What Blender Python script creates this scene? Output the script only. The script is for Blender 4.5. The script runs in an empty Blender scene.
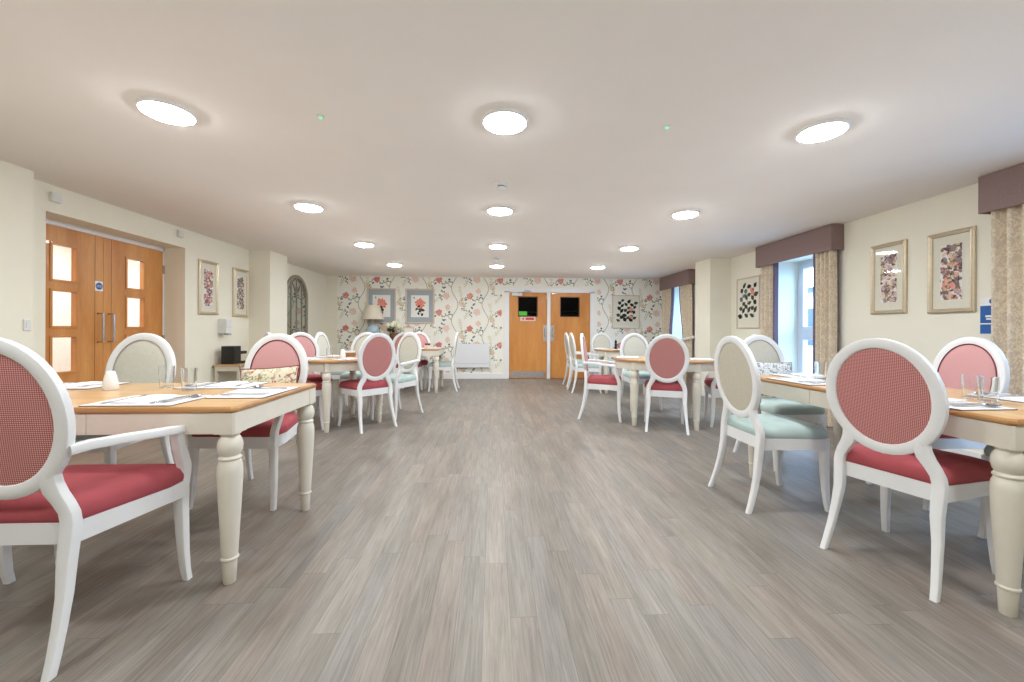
import bpy, bmesh, math, random
from mathutils import Vector, Matrix
random.seed(7)
PI = math.pi
UPE = 1.9
LC = (.93, .975, 1)
S = bpy.context.scene
COL = S.collection

# ------------------------------------------------------------------ materials
def new_mat(name):
    m = bpy.data.materials.new(name); m.use_nodes = True
    nt = m.node_tree
    return m, nt, nt.nodes, nt.links, nt.nodes['Principled BSDF']

def rgb(r, g, b):
    f = lambda c: (c/255/12.92) if c/255 <= 0.04045 else ((c/255+0.055)/1.055)**2.4
    return (f(r), f(g), f(b), 1)

def mat(name, col, rough=.5, metal=0, noise=0.04, scale=30, bump=0.0, spec=.5, coat=0, stretch=(1, 1, 1)):
    """principled material with a procedural mottling of its colour and an optional fine bump"""
    m, nt, N, L, P = new_mat(name)
    P.inputs['Roughness'].default_value = rough
    P.inputs['Metallic'].default_value = metal
    P.inputs['Specular IOR Level'].default_value = spec
    P.inputs['Coat Weight'].default_value = coat
    tc = N.new('ShaderNodeTexCoord'); mp = N.new('ShaderNodeMapping'); mp.inputs['Scale'].default_value = stretch
    nz = N.new('ShaderNodeTexNoise'); nz.inputs['Scale'].default_value = scale; nz.inputs['Detail'].default_value = 3
    L.new(tc.outputs['Object'], mp.inputs['Vector']); L.new(mp.outputs['Vector'], nz.inputs['Vector'])
    r = N.new('ShaderNodeValToRGB')
    c = col
    r.color_ramp.elements[0].position = .3; r.color_ramp.elements[1].position = .7
    r.color_ramp.elements[0].color = tuple(max(0, x*(1-noise)) for x in c[:3])+(1,)
    r.color_ramp.elements[1].color = tuple(min(1, x*(1+noise)) for x in c[:3])+(1,)
    L.new(nz.outputs['Fac'], r.inputs['Fac']); L.new(r.outputs['Color'], P.inputs['Base Color'])
    if bump:
        b = N.new('ShaderNodeBump'); b.inputs['Strength'].default_value = bump; b.inputs['Distance'].default_value = .002
        L.new(nz.outputs['Fac'], b.inputs['Height']); L.new(b.outputs['Normal'], P.inputs['Normal'])
    return m

def wood(name, c1, c2, axis='X', rough=.35, scale=9, coat=.15):
    m, nt, N, L, P = new_mat(name)
    P.inputs['Roughness'].default_value = rough; P.inputs['Coat Weight'].default_value = coat
    tc = N.new('ShaderNodeTexCoord'); mp = N.new('ShaderNodeMapping')
    st = {'X': (.12, 1, 1), 'Y': (1, .12, 1), 'Z': (1, 1, .12)}[axis]
    mp.inputs['Scale'].default_value = st
    nz = N.new('ShaderNodeTexNoise'); nz.inputs['Scale'].default_value = scale; nz.inputs['Detail'].default_value = 6; nz.inputs['Distortion'].default_value = .6
    n2 = N.new('ShaderNodeTexNoise'); n2.inputs['Scale'].default_value = scale*12; n2.inputs['Detail'].default_value = 3
    mx = N.new('ShaderNodeMath'); mx.operation = 'MULTIPLY_ADD'; mx.inputs[1].default_value = .3
    r = N.new('ShaderNodeValToRGB')
    r.color_ramp.elements[0].position = .45; r.color_ramp.elements[1].position = .85
    r.color_ramp.elements[0].color = c1; r.color_ramp.elements[1].color = c2
    L.new(tc.outputs['Object'], mp.inputs['Vector'])
    L.new(mp.outputs['Vector'], nz.inputs['Vector']); L.new(mp.outputs['Vector'], n2.inputs['Vector'])
    L.new(n2.outputs['Fac'], mx.inputs[0]); L.new(nz.outputs['Fac'], mx.inputs[2])
    L.new(mx.outputs[0], r.inputs['Fac']); L.new(r.outputs['Color'], P.inputs['Base Color'])
    return m

def velvet(name, col):
    m = mat(name, col, .75, noise=.10, scale=9, spec=.2)
    P = m.node_tree.nodes['Principled BSDF']
    P.inputs['Sheen Weight'].default_value = .35; P.inputs['Sheen Roughness'].default_value = .35; P.inputs['Sheen Tint'].default_value = tuple(min(1, c*1.5+.15) for c in col[:3])+(1,)
    return m

def weave(name, c1, c2, pitch, rough=.85):
    """woven check in the object's own x and z directions"""
    m, nt, N, L, P = new_mat(name)
    P.inputs['Roughness'].default_value = rough; P.inputs['Specular IOR Level'].default_value = .2
    tc = N.new('ShaderNodeTexCoord'); sp = N.new('ShaderNodeSeparateXYZ'); L.new(tc.outputs['Object'], sp.inputs[0])
    def wv(o):
        a = N.new('ShaderNodeMath'); a.operation = 'MULTIPLY'; a.inputs[1].default_value = 2*PI/pitch
        s = N.new('ShaderNodeMath'); s.operation = 'SINE'
        h = N.new('ShaderNodeMath'); h.operation = 'MULTIPLY_ADD'; h.inputs[1].default_value = .5; h.inputs[2].default_value = .5
        L.new(o, a.inputs[0]); L.new(a.outputs[0], s.inputs[0]); L.new(s.outputs[0], h.inputs[0]); return h
    a = wv(sp.outputs['X']); b = wv(sp.outputs['Z'])
    mu = N.new('ShaderNodeMath'); mu.operation = 'MULTIPLY'; L.new(a.outputs[0], mu.inputs[0]); L.new(b.outputs[0], mu.inputs[1])
    r = N.new('ShaderNodeValToRGB'); r.color_ramp.elements[0].position = .08; r.color_ramp.elements[1].position = .55
    r.color_ramp.elements[0].color = c1; r.color_ramp.elements[1].color = c2
    L.new(mu.outputs[0], r.inputs['Fac']); L.new(r.outputs['Color'], P.inputs['Base Color'])
    bp = N.new('ShaderNodeBump'); bp.inputs['Strength'].default_value = .3; bp.inputs['Distance'].default_value = .001
    L.new(mu.outputs[0], bp.inputs['Height']); L.new(bp.outputs['Normal'], P.inputs['Normal'])
    return m

def blotch(name, base, cols, scale=14, rough=.8, stretch=(1, 1, 1), thr=.56, bump=0.):
    """printed fabric: blotches of several colours over a base"""
    m, nt, N, L, P = new_mat(name)
    P.inputs['Roughness'].default_value = rough; P.inputs['Specular IOR Level'].default_value = .25
    tc = N.new('ShaderNodeTexCoord'); cur = None
    for i, c in enumerate(cols):
        mp = N.new('ShaderNodeMapping'); mp.inputs['Location'].default_value = (3.1*i, 1.7*i, 5.3*i); mp.inputs['Scale'].default_value = stretch
        nz = N.new('ShaderNodeTexNoise'); nz.inputs['Scale'].default_value = scale*(1+.35*i); nz.inputs['Detail'].default_value = 3; nz.inputs['Distortion'].default_value = 1.2
        L.new(tc.outputs['Object'], mp.inputs['Vector']); L.new(mp.outputs['Vector'], nz.inputs['Vector'])
        r = N.new('ShaderNodeValToRGB'); r.color_ramp.elements[0].position = thr; r.color_ramp.elements[1].position = thr+.06
        L.new(nz.outputs['Fac'], r.inputs['Fac'])
        mx = N.new('ShaderNodeMix'); mx.data_type = 'RGBA'
        L.new(r.outputs['Color'], mx.inputs[0])
        if cur is None: mx.inputs[6].default_value = base
        else: L.new(cur, mx.inputs[6])
        mx.inputs[7].default_value = c
        cur = mx.outputs[2]
    L.new(cur, P.inputs['Base Color'])
    return m

def emit(name, col, strength):
    m, nt, N, L, P = new_mat(name)
    P.inputs['Base Color'].default_value = col
    P.inputs['Emission Color'].default_value = col; P.inputs['Emission Strength'].default_value = strength
    return m

def glassy(name, tint=(1, 1, 1, 1), refl=.12, rough=0.02, alpha_col=None):
    """thin clear glass: mostly transparent with a fresnel reflection"""
    m = bpy.data.materials.new(name); m.use_nodes = True
    nt = m.node_tree; N = nt.nodes; L = nt.links; N.clear()
    out = N.new('ShaderNodeOutputMaterial'); tr = N.new('ShaderNodeBsdfTransparent'); gl = N.new('ShaderNodeBsdfGlossy')
    gl.inputs['Roughness'].default_value = rough; tr.inputs['Color'].default_value = tint
    lw = N.new('ShaderNodeLayerWeight'); lw.inputs['Blend'].default_value = .25
    a = N.new('ShaderNodeMath'); a.operation = 'MULTIPLY_ADD'; a.inputs[1].default_value = .7; a.inputs[2].default_value = refl
    a.use_clamp = True
    mx = N.new('ShaderNodeMixShader')
    ge = N.new('ShaderNodeNewGeometry'); fb = N.new('ShaderNodeMath'); fb.operation = 'SUBTRACT'; fb.inputs[0].default_value = 1
    k = N.new('ShaderNodeMath'); k.operation = 'MULTIPLY'          # only the front face reflects
    L.new(ge.outputs['Backfacing'], fb.inputs[1])
    L.new(lw.outputs['Fresnel'], a.inputs[0]); L.new(a.outputs[0], k.inputs[0]); L.new(fb.outputs[0], k.inputs[1]); L.new(k.outputs[0], mx.inputs[0])
    L.new(tr.outputs[0], mx.inputs[1]); L.new(gl.outputs[0], mx.inputs[2]); L.new(mx.outputs[0], out.inputs['Surface'])
    return m

def floor_mat():
    m, nt, N, L, P = new_mat('vinyl_planks')
    tc = N.new('ShaderNodeTexCoord'); sp = N.new('ShaderNodeSeparateXYZ'); L.new(tc.outputs['Object'], sp.inputs[0])
    def math_(op, a, b=None, c=None):
        n = N.new('ShaderNodeMath'); n.operation = op
        for i, v in enumerate((a, b, c)):
            if v is None: continue
            if isinstance(v, (int, float)): n.inputs[i].default_value = v
            else: L.new(v, n.inputs[i])
        return n.outputs[0]
    W, LEN = .103, .92
    u = math_('DIVIDE', math_('ADD', sp.outputs['X'], 20.015), W)
    ui = math_('FLOOR', u); uf = math_('FRACT', u)
    wn = N.new('ShaderNodeTexWhiteNoise'); wn.noise_dimensions = '1D'; L.new(ui, wn.inputs['W'])
    v = math_('ADD', math_('DIVIDE', math_('ADD', sp.outputs['Y'], 20.0), LEN), wn.outputs['Value'])
    vi = math_('FLOOR', v); vf = math_('FRACT', v)
    cb = N.new('ShaderNodeCombineXYZ'); L.new(ui, cb.inputs[0]); L.new(vi, cb.inputs[1])
    w2 = N.new('ShaderNodeTexWhiteNoise'); w2.noise_dimensions = '2D'; L.new(cb.outputs[0], w2.inputs['Vector'])
    # grain, shifted per plank
    off = N.new('ShaderNodeVectorMath'); off.operation = 'SCALE'; off.inputs['Scale'].default_value = 13.0
    L.new(w2.outputs['Color'], off.inputs[0])
    ad = N.new('ShaderNodeVectorMath'); ad.operation = 'ADD'; L.new(tc.outputs['Object'], ad.inputs[0]); L.new(off.outputs[0], ad.inputs[1])
    mp = N.new('ShaderNodeMapping'); mp.inputs['Scale'].default_value = (46, 1.8, 1); L.new(ad.outputs[0], mp.inputs['Vector'])
    g = N.new('ShaderNodeTexNoise'); g.inputs['Scale'].default_value = 2.2; g.inputs['Detail'].default_value = 7; g.inputs['Roughness'].default_value = .65; g.inputs['Distortion'].default_value = .8
    L.new(mp.outputs[0], g.inputs['Vector'])
    mp2 = N.new('ShaderNodeMapping'); mp2.inputs['Scale'].default_value = (7, 1.3, 1); L.new(ad.outputs[0], mp2.inputs['Vector'])
    g2 = N.new('ShaderNodeTexNoise'); g2.inputs['Scale'].default_value = 1.5; g2.inputs['Detail'].default_value = 3; L.new(mp2.outputs[0], g2.inputs['Vector'])
    base = N.new('ShaderNodeValToRGB'); cr = base.color_ramp
    cr.elements[0].position = 0; cr.elements[0].color = FLOORC[0]
    cr.elements[1].position = 1; cr.elements[1].color = FLOORC[1]
    for p, c in ((.33, FLOORC[2]), (.6, FLOORC[3]), (.82, FLOORC[4])):
        e = cr.elements.new(p); e.color = c
    L.new(w2.outputs['Value'], base.inputs['Fac'])
    r = N.new('ShaderNodeValToRGB'); r.color_ramp.elements[0].position = .3; r.color_ramp.elements[1].position = .68
    r.color_ramp.elements[0].color = (.60, .58, .56, 1); r.color_ramp.elements[1].color = (1.16, 1.15, 1.14, 1)
    L.new(g.outputs['Fac'], r.inputs['Fac'])
    mul = N.new('ShaderNodeMix'); mul.data_type = 'RGBA'; mul.blend_type = 'MULTIPLY'; mul.inputs[0].default_value = .85
    L.new(base.outputs['Color'], mul.inputs[6]); L.new(r.outputs['Color'], mul.inputs[7])
    r2 = N.new('ShaderNodeValToRGB'); r2.color_ramp.elements[0].position = .3; r2.color_ramp.elements[1].position = .7
    r2.color_ramp.elements[0].color = (.78, .76, .75, 1); r2.color_ramp.elements[1].color = (1.12, 1.12, 1.12, 1)
    L.new(g2.outputs['Fac'], r2.inputs['Fac'])
    mul2 = N.new('ShaderNodeMix'); mul2.data_type = 'RGBA'; mul2.blend_type = 'MULTIPLY'; mul2.inputs[0].default_value = .8
    L.new(mul.outputs[2], mul2.inputs[6]); L.new(r2.outputs['Color'], mul2.inputs[7])
    # joints
    j1 = math_('LESS_THAN', uf, .016); j2 = math_('LESS_THAN', vf, .0022)
    j = math_('MULTIPLY', math_('MAXIMUM', j1, j2), .55)
    mj = N.new('ShaderNodeMix'); mj.data_type = 'RGBA'; L.new(j, mj.inputs[0]); L.new(mul2.outputs[2], mj.inputs[6]); mj.inputs[7].default_value = rgb(70, 62, 56)
    L.new(mj.outputs[2], P.inputs['Base Color'])
    P.inputs['Roughness'].default_value = .42; P.inputs['Specular IOR Level'].default_value = .45
    bp = N.new('ShaderNodeBump'); bp.inputs['Strength'].default_value = .12; bp.inputs['Distance'].default_value = .002
    L.new(g.outputs['Fac'], bp.inputs['Height']); L.new(bp.outputs['Normal'], P.inputs['Normal'])
    return m
FLOORC = [rgb(131, 125, 117), rgb(146, 138, 128), rgb(136, 131, 124), rgb(143, 133, 124), rgb(133, 129, 124)]

M = {}
M['floor'] = floor_mat()
M['ceiling'] = mat('ceiling_paint', rgb(240, 233, 226), .9, noise=.01, scale=3, spec=.1)
M['wall'] = mat('cream_wall_paint', rgb(239, 235, 219), .85, noise=.012, scale=4, spec=.2)
M['wallpaper'] = mat('wallpaper_ground', rgb(244, 242, 233), .85, noise=.015, scale=6, spec=.2)
M['trim'] = mat('white_gloss_trim', rgb(240, 240, 240), .4, noise=.01)
M['chair'] = mat('white_satin_paint', rgb(234, 235, 236), .38, noise=.012, scale=12)
M['table'] = mat('cream_satin_paint', rgb(222, 216, 202), .42, noise=.02, scale=14)
M['top'] = wood('oak_tabletop', rgb(190, 147, 99), rgb(216, 180, 132), 'X', .3)
M['topedge'] = wood('oak_edge', rgb(160, 112, 62), rgb(190, 142, 88), 'X', .3)
M['door'] = wood('oak_door_veneer', rgb(190, 122, 58), rgb(220, 158, 92), 'Z', .35, 5)
M['door_back'] = wood('oak_kitchen_door', rgb(196, 124, 54), rgb(222, 155, 82), 'Z', .4, 4)
M['seam'] = mat('door_seam', rgb(120, 74, 36), .5)
M['red_seat'] = velvet('red_velvet', rgb(168, 80, 86))
M['pink'] = weave('pink_weave', rgb(202, 146, 146), rgb(220, 178, 176), .004)
M['redweave'] = weave('red_check_weave', rgb(166, 90, 90), rgb(228, 182, 176), .0068)
M['teal_seat'] = velvet('duck_egg_velvet', rgb(176, 195, 192))
M['cream_fab'] = mat('cream_fabric', rgb(206, 203, 190), .85, noise=.04, scale=60, spec=.2, bump=.1)
M['cream_back'] = mat('beige_back_fabric', rgb(196, 190, 174), .85, noise=.04, scale=60, spec=.2, bump=.1)
M['piping_red'] = mat('dark_red_piping', rgb(120, 40, 50), .8)
M['piping_cream'] = mat('taupe_piping', rgb(170, 164, 150), .8)
M['chrome'] = mat('brushed_steel', rgb(205, 205, 208), .22, metal=1, noise=.02)
M['cutlery'] = mat('polished_steel', rgb(215, 215, 220), .12, metal=1, noise=.01)
M['linen'] = mat('white_linen', rgb(236, 236, 238), .8, noise=.02, scale=40)
M['placemat'] = mat('placemat_face', rgb(222, 222, 222), .55, noise=.03, scale=25)
M['placeedge'] = mat('placemat_edge', rgb(120, 100, 90), .6)
M['ceramic'] = mat('white_ceramic', rgb(240, 240, 238), .2, noise=.01)
M['glass'], _nt, _N, _L, _P = new_mat('clear_glass')
_P.inputs['Transmission Weight'].default_value = 1; _P.inputs['Roughness'].default_value = .02; _P.inputs['IOR'].default_value = 1.45; _P.inputs['Base Color'].default_value = (.97, .985, .985, 1)
M['winglass'] = glassy('window_glass', (.93, .97, 1, 1), .03)
M['kitglass'] = glassy('kitchen_pane_glass', (.7, .75, .85, 1), 0.0)
M['picglass'] = glassy('picture_glass', (1, 1, 1, 1), .02, .04)
M['matglass'] = glassy('satin_picture_glass', (1, 1, 1, 1), .0, .35)
M['upvc'] = mat('white_upvc', rgb(236, 240, 244), .35, noise=.01)
M['pelmet'] = mat('taupe_pelmet_fabric', rgb(142, 120, 117), .9, noise=.06, scale=90, bump=.1)
M['lining'] = mat('mauve_curtain_lining', rgb(110, 96, 112), .85)
M['curtain'] = blotch('printed_curtain', rgb(232, 219, 196), [rgb(214, 198, 174), rgb(214, 194, 178), rgb(204, 194, 172)], 34, stretch=(1, 1, .6), thr=.53)
M['gold'] = mat('champagne_frame', rgb(206, 192, 166), .32, metal=.55, noise=.05)
M['gold_dark'] = mat('bronze_frame_side', rgb(140, 122, 96), .4, metal=.4)
M['mount'] = mat('picture_mount', rgb(226, 222, 206), .85, noise=.02)
M['paper'] = mat('print_paper', rgb(236, 234, 230), .8, noise=.01)
M['palewood'] = mat('limed_frame', rgb(210, 196, 180), .6, noise=.05)
M['bluemount'] = mat('blue_grey_mount', rgb(164, 172, 176), .85)
M['print1'] = blotch('floral_print_plum', rgb(206, 190, 176), [rgb(178, 108, 100), rgb(96, 74, 80), rgb(214, 160, 140), rgb(120, 100, 90)], 16, thr=.53)
M['print2'] = blotch('floral_print_mauve', rgb(214, 204, 192), [rgb(150, 126, 134), rgb(104, 84, 92), rgb(196, 160, 140), rgb(92, 84, 70)], 11, thr=.54)
M['black'] = mat('black_plastic', rgb(18, 18, 19), .4, noise=.05)
M['dark'] = mat('dark_grey', rgb(52, 50, 50), .5)
M['rust'] = mat('grey_brown_iron', rgb(158, 150, 134), .6, noise=.12, scale=20)
M['shade'] = mat('linen_lampshade', rgb(214, 204, 186), .9, noise=.04, scale=60)
M['blueglaze'] = mat('pale_blue_glaze', rgb(168, 188, 200), .2, noise=.05)
M['hydrangea'] = mat('cream_petals', rgb(226, 226, 196), .8, noise=.1)
M['greenleaf'] = mat('dark_green_leaf', rgb(60, 70, 44), .6, noise=.2)
M['brownpot'] = mat('brown_basket', rgb(112, 70, 46), .7, noise=.2)
M['sign_blue'] = mat('sign_blue', rgb(20, 92, 168), .4)
M['sign_green'] = mat('sign_green', rgb(88, 200, 60), .4)
M['sign_red'] = mat('sign_red', rgb(206, 80, 76), .5)
M['sign_white'] = mat('sign_white', rgb(240, 240, 240), .4)
M['sign_pale'] = mat('sign_pale_pink', rgb(236, 214, 206), .5)
M['plastic'] = mat('white_plastic', rgb(226, 226, 224), .4, noise=.01)
M['greyplastic'] = mat('grey_plastic', rgb(168, 170, 174), .4, noise=.01)
M['heater'] = mat('white_enamel', rgb(232, 234, 238), .35, noise=.008)
M['diffuser'] = emit('lamp_diffuser', LC+(1,), 124)
M['led'] = emit('green_led', (.1, .9, .25, 1), 1.2)
M['cushion1'] = blotch('floral_cushion', rgb(222, 214, 190), [rgb(190, 196, 140), rgb(180, 110, 96), rgb(140, 150, 120)], 16, thr=.57)
M['cushion2'] = blotch('damask_cushion', rgb(226, 228, 228), [rgb(160, 168, 174), rgb(120, 130, 140)], 26, thr=.54)
M['menu'] = mat('terracotta_menu', rgb(150, 108, 78), .6)
M['steel_dark'] = mat('kitchen_steel', rgb(70, 76, 84), .35, metal=.8)
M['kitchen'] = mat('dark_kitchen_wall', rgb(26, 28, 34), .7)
M['render_w'] = mat('pale_render', rgb(214, 218, 222), .9)
M['paving'] = mat('outdoor_paving', rgb(150, 150, 148), .9, noise=.1)
M['mirror'] = mat('mirror_silver', rgb(200, 206, 200), .03, metal=1, noise=.03, scale=6)
M['frost'] = glassy('door_pane_glass', (.96, .95, .93, 1), .04)
M['corridor'] = mat('corridor_paint', rgb(238, 234, 230), .9)
# wallpaper / print inks
INK = {'red': rgb(208, 128, 120), 'rose': rgb(224, 164, 154), 'blush': rgb(236, 212, 200), 'blush2': rgb(232, 200, 186), 'teal': rgb(112, 138, 142),
       'navy': rgb(98, 112, 122), 'olive': rgb(176, 170, 124), 'gold': rgb(214, 198, 150), 'vine': rgb(150, 142, 112), 'ink': rgb(70, 76, 66), 'dark': rgb(44, 48, 44),
       'coral': rgb(222, 126, 108), 'coral2': rgb(234, 164, 148), 'mauve': rgb(160, 136, 142), 'taupe': rgb(136, 118, 108), 'plum': rgb(104, 84, 92)}
for k, c in INK.items(): M['ink_'+k] = mat('ink_'+k, c, .85, noise=.06, scale=40, spec=.2)

# ------------------------------------------------------------------ mesh builder
def rrect(w, h, r=None, n=2):
    r = min(w, h)*.25 if r is None else r
    pts = []
    for cx, cy, a0 in ((w/2-r, h/2-r, 0), (-w/2+r, h/2-r, PI/2), (-w/2+r, -h/2+r, PI), (w/2-r, -h/2+r, 1.5*PI)):
        for i in range(n+1):
            a = a0 + PI/2*i/n
            pts.append((cx+r*math.cos(a), cy+r*math.sin(a)))
    return pts

def round_poly(corners, r, n=5):
    out = []; k = len(corners)
    for i in range(k):
        p = Vector(corners[i]); a = Vector(corners[i-1]); b = Vector(corners[(i+1) % k])
        rr = r[i] if isinstance(r, (list, tuple)) else r
        da = (a-p).normalized(); db = (b-p).normalized()
        ang = da.angle(db); t = rr/math.tan(ang/2)
        p0 = p+da*t; p1 = p+db*t
        for j in range(n+1):
            s = j/n
            q = p0*(1-s)**2 + p*2*s*(1-s) + p1*s*s
            out.append((q.x, q.y))
    return out

class MB:
    def __init__(s): s.v = []; s.f = []; s.m = []
    def add(s, verts, faces, mi=0):
        b = len(s.v); s.v += [tuple(v) for v in verts]
        for f in faces: s.f.append([b+i for i in f]); s.m.append(mi)
        return s
    def box(s, x0, x1, y0, y1, z0, z1, mi=0, M4=None):
        v = [Vector(p) for p in ((x0, y0, z0), (x1, y0, z0), (x1, y1, z0), (x0, y1, z0), (x0, y0, z1), (x1, y0, z1), (x1, y1, z1), (x0, y1, z1))]
        if M4 is not None: v = [M4 @ p for p in v]
        return s.add(v, [(3, 2, 1, 0), (4, 5, 6, 7), (0, 1, 5, 4), (1, 2, 6, 5), (2, 3, 7, 6), (3, 0, 4, 7)], mi)
    def loft(s, rings, mi=0, cap=True, closed=True, loop=False):
        n = len(rings[0]); b = len(s.v)
        for r in rings: s.v += [tuple(p) for p in r]
        k = len(rings)
        for i in range(k if loop else k-1):
            i2 = (i+1) % k
            for j in range(n if closed else n-1):
                j2 = (j+1) % n
                s.f.append([b+i*n+j, b+i*n+j2, b+i2*n+j2, b+i2*n+j]); s.m.append(mi)
        if cap and not loop and closed:
            s.f.append([b+j for j in reversed(range(n))]); s.m.append(mi)
            s.f.append([b+(k-1)*n+j for j in range(n)]); s.m.append(mi)
        return s
    def prism(s, pts, z0, z1, mi=0, mi_side=None, tops=None):
        rings = [[(x, y, z0) for x, y in pts], [(x, y, z1) for x, y in pts]]
        s.loft(rings, mi if mi_side is None else mi_side, cap=False)
        n = len(pts); b = len(s.v)-2*n
        s.f.append([b+j for j in reversed(range(n))]); s.m.append(mi if mi_side is None else mi_side)
        s.f.append([b+n+j for j in range(n)]); s.m.append(mi)
        return s
    def lathe(s, prof, n=20, c=(0, 0), mi=0, cap=True):
        rings = []
        for r, z in prof: rings.append([(c[0]+r*math.cos(2*PI*i/n), c[1]+r*math.sin(2*PI*i/n), z) for i in range(n)])
        return s.loft(rings, mi, cap)
    def sweep(s, path, secs, up=(0, 0, 1), mi=0, n=2, r=None):
        """rectangular rounded section (w across, h along 'up') swept on a path"""
        up = Vector(up); P = [Vector(p) for p in path]; rings = []
        for i, p in enumerate(P):
            t = (P[min(i+1, len(P)-1)]-P[max(i-1, 0)]).normalized()
            sd = t.cross(up).normalized(); u = sd.cross(t).normalized()
            w, h = secs[i] if isinstance(secs, list) else secs
            rings.append([p+sd*a+u*b for a, b in rrect(w, h, r, n)])
        return s.loft(rings, mi)
    def tube(s, path, rad, n=8, mi=0):
        P = [Vector(p) for p in path]; rings = []
        for i, p in enumerate(P):
            t = (P[min(i+1, len(P)-1)]-P[max(i-1, 0)]).normalized()
            up = Vector((0, 0, 1)) if abs(t.z) < .9 else Vector((1, 0, 0))
            sd = t.cross(up).normalized(); u = sd.cross(t)
            rr = rad[i] if isinstance(rad, (list, tuple)) else rad
            rings.append([p+(sd*math.cos(2*PI*j/n)+u*math.sin(2*PI*j/n))*rr for j in range(n)])
        return s.loft(rings, mi)
    def sphere(s, c, r, mi=0, n=12, k=7, sz=1):
        prof = [(max(1e-4, r*math.sin(PI*i/k)), c[2]-r*sz*math.cos(PI*i/k)) for i in range(k+1)]
        return s.lathe(prof, n, (c[0], c[1]), mi)
    def build(s, name, mats, parent=None, smooth=35, bevel=0, seg=2):
        me = bpy.data.meshes.new(name); me.from_pydata(s.v, [], s.f)
        mats = mats if isinstance(mats, (list, tuple)) else [mats]
        for m in mats: me.materials.append(M[m] if isinstance(m, str) else m)
        for p, mi in zip(me.polygons, s.m): p.material_index = mi
        me.update()
        if smooth:
            for p in me.polygons: p.use_smooth = True
            me.set_sharp_from_angle(angle=math.radians(smooth))
        o = bpy.data.objects.new(name, me); COL.objects.link(o)
        if parent: o.parent = parent
        if bevel:
            b = o.modifiers.new('bevel', 'BEVEL'); b.width = bevel; b.segments = seg; b.limit_method = 'ANGLE'; b.angle_limit = math.radians(40)
        return o

def tag(o, label=None, cat=None, group=None, kind=None):
    if label: o['label'] = label
    if cat: o['category'] = cat
    if group: o['group'] = group
    if kind: o['kind'] = kind
    return o
def thing(name, label, cat, loc=(0, 0, 0), rz=0, group=None):
    o = bpy.data.objects.new(name, None); COL.objects.link(o); o.empty_display_size = .1
    o.location = loc; o.rotation_euler = (0, 0, rz)
    return tag(o, label, cat, group)
def copy_tree(o, parent=None):
    c = o.copy(); COL.objects.link(c)
    if parent: c.parent = parent
    for ch in o.children: copy_tree(ch, c)
    return c
def struct(name, mb, mats, smooth=0, bevel=0):
    return tag(mb.build(name, mats, None, smooth, bevel), kind='structure')
def text_mesh(name, txt, size, m, parent, M4, align='CENTER', depth=.0006):
    cu = bpy.data.curves.new('t', 'FONT'); cu.body = txt; cu.size = size; cu.align_x = align; cu.align_y = 'CENTER'; cu.extrude = depth
    t = bpy.data.objects.new('t', cu); COL.objects.link(t)
    bpy.context.view_layer.update()
    me = bpy.data.meshes.new_from_object(t.evaluated_get(bpy.context.evaluated_depsgraph_get()))
    bpy.data.objects.remove(t)
    me.transform(M4); me.materials.clear(); me.materials.append(M[m])
    o = bpy.data.objects.new(name, me); COL.objects.link(o); o.parent = parent
    return o

# ------------------------------------------------------------------ camera
CAMZ = 1.10
cam = bpy.data.cameras.new('camera'); co = bpy.data.objects.new('camera', cam); COL.objects.link(co)
cam.sensor_width = 36; cam.lens = 400/1024*36; cam.clip_start = .02; cam.clip_end = 200
cam.shift_y = -10/1024
co.location = (0, 0, CAMZ); co.rotation_euler = (Matrix.Rotation(math.radians(-2.72), 4, 'Z') @ Matrix.Rotation(PI/2, 4, 'X') @ Matrix.Rotation(math.radians(0.25), 4, 'Z')).to_euler()
S.camera = co

# ------------------------------------------------------------------ room shell
ZC = 2.335; YB = 9.22; YF = -1.6; XL = -3.78; XR = 3.98
struct('floor', MB().box(-6, 4.6, YF-.1, 11.6, -.1, 0), 'floor')
struct('ceiling', MB().box(-6, 4.6, YF-.1, 11.6, ZC, ZC+.1), 'ceiling')
struct('wall_front', MB().box(-4.2, 4.6, YF-.2, YF, 0, ZC), 'wall')
# left wall with the recessed double door
DY0, DY1, DZ, XD = 3.565, 5.10, 2.1, -4.03
m = MB()
m.box(-4.2, -3.6, YF, 3.31, 0, ZC)                 # pier beside the camera
m.box(-4.15, XL, 3.27, DY0, 0, ZC); m.box(-4.15, XL, DY0, DY1, DZ, ZC); m.box(-4.15, XL, DY1, YB+.1, 0, ZC)
m.box(XL, -3.46, 6.38, 6.9, 0, ZC)                  # second pier
struct('wall_left', m, 'wall')
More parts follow.
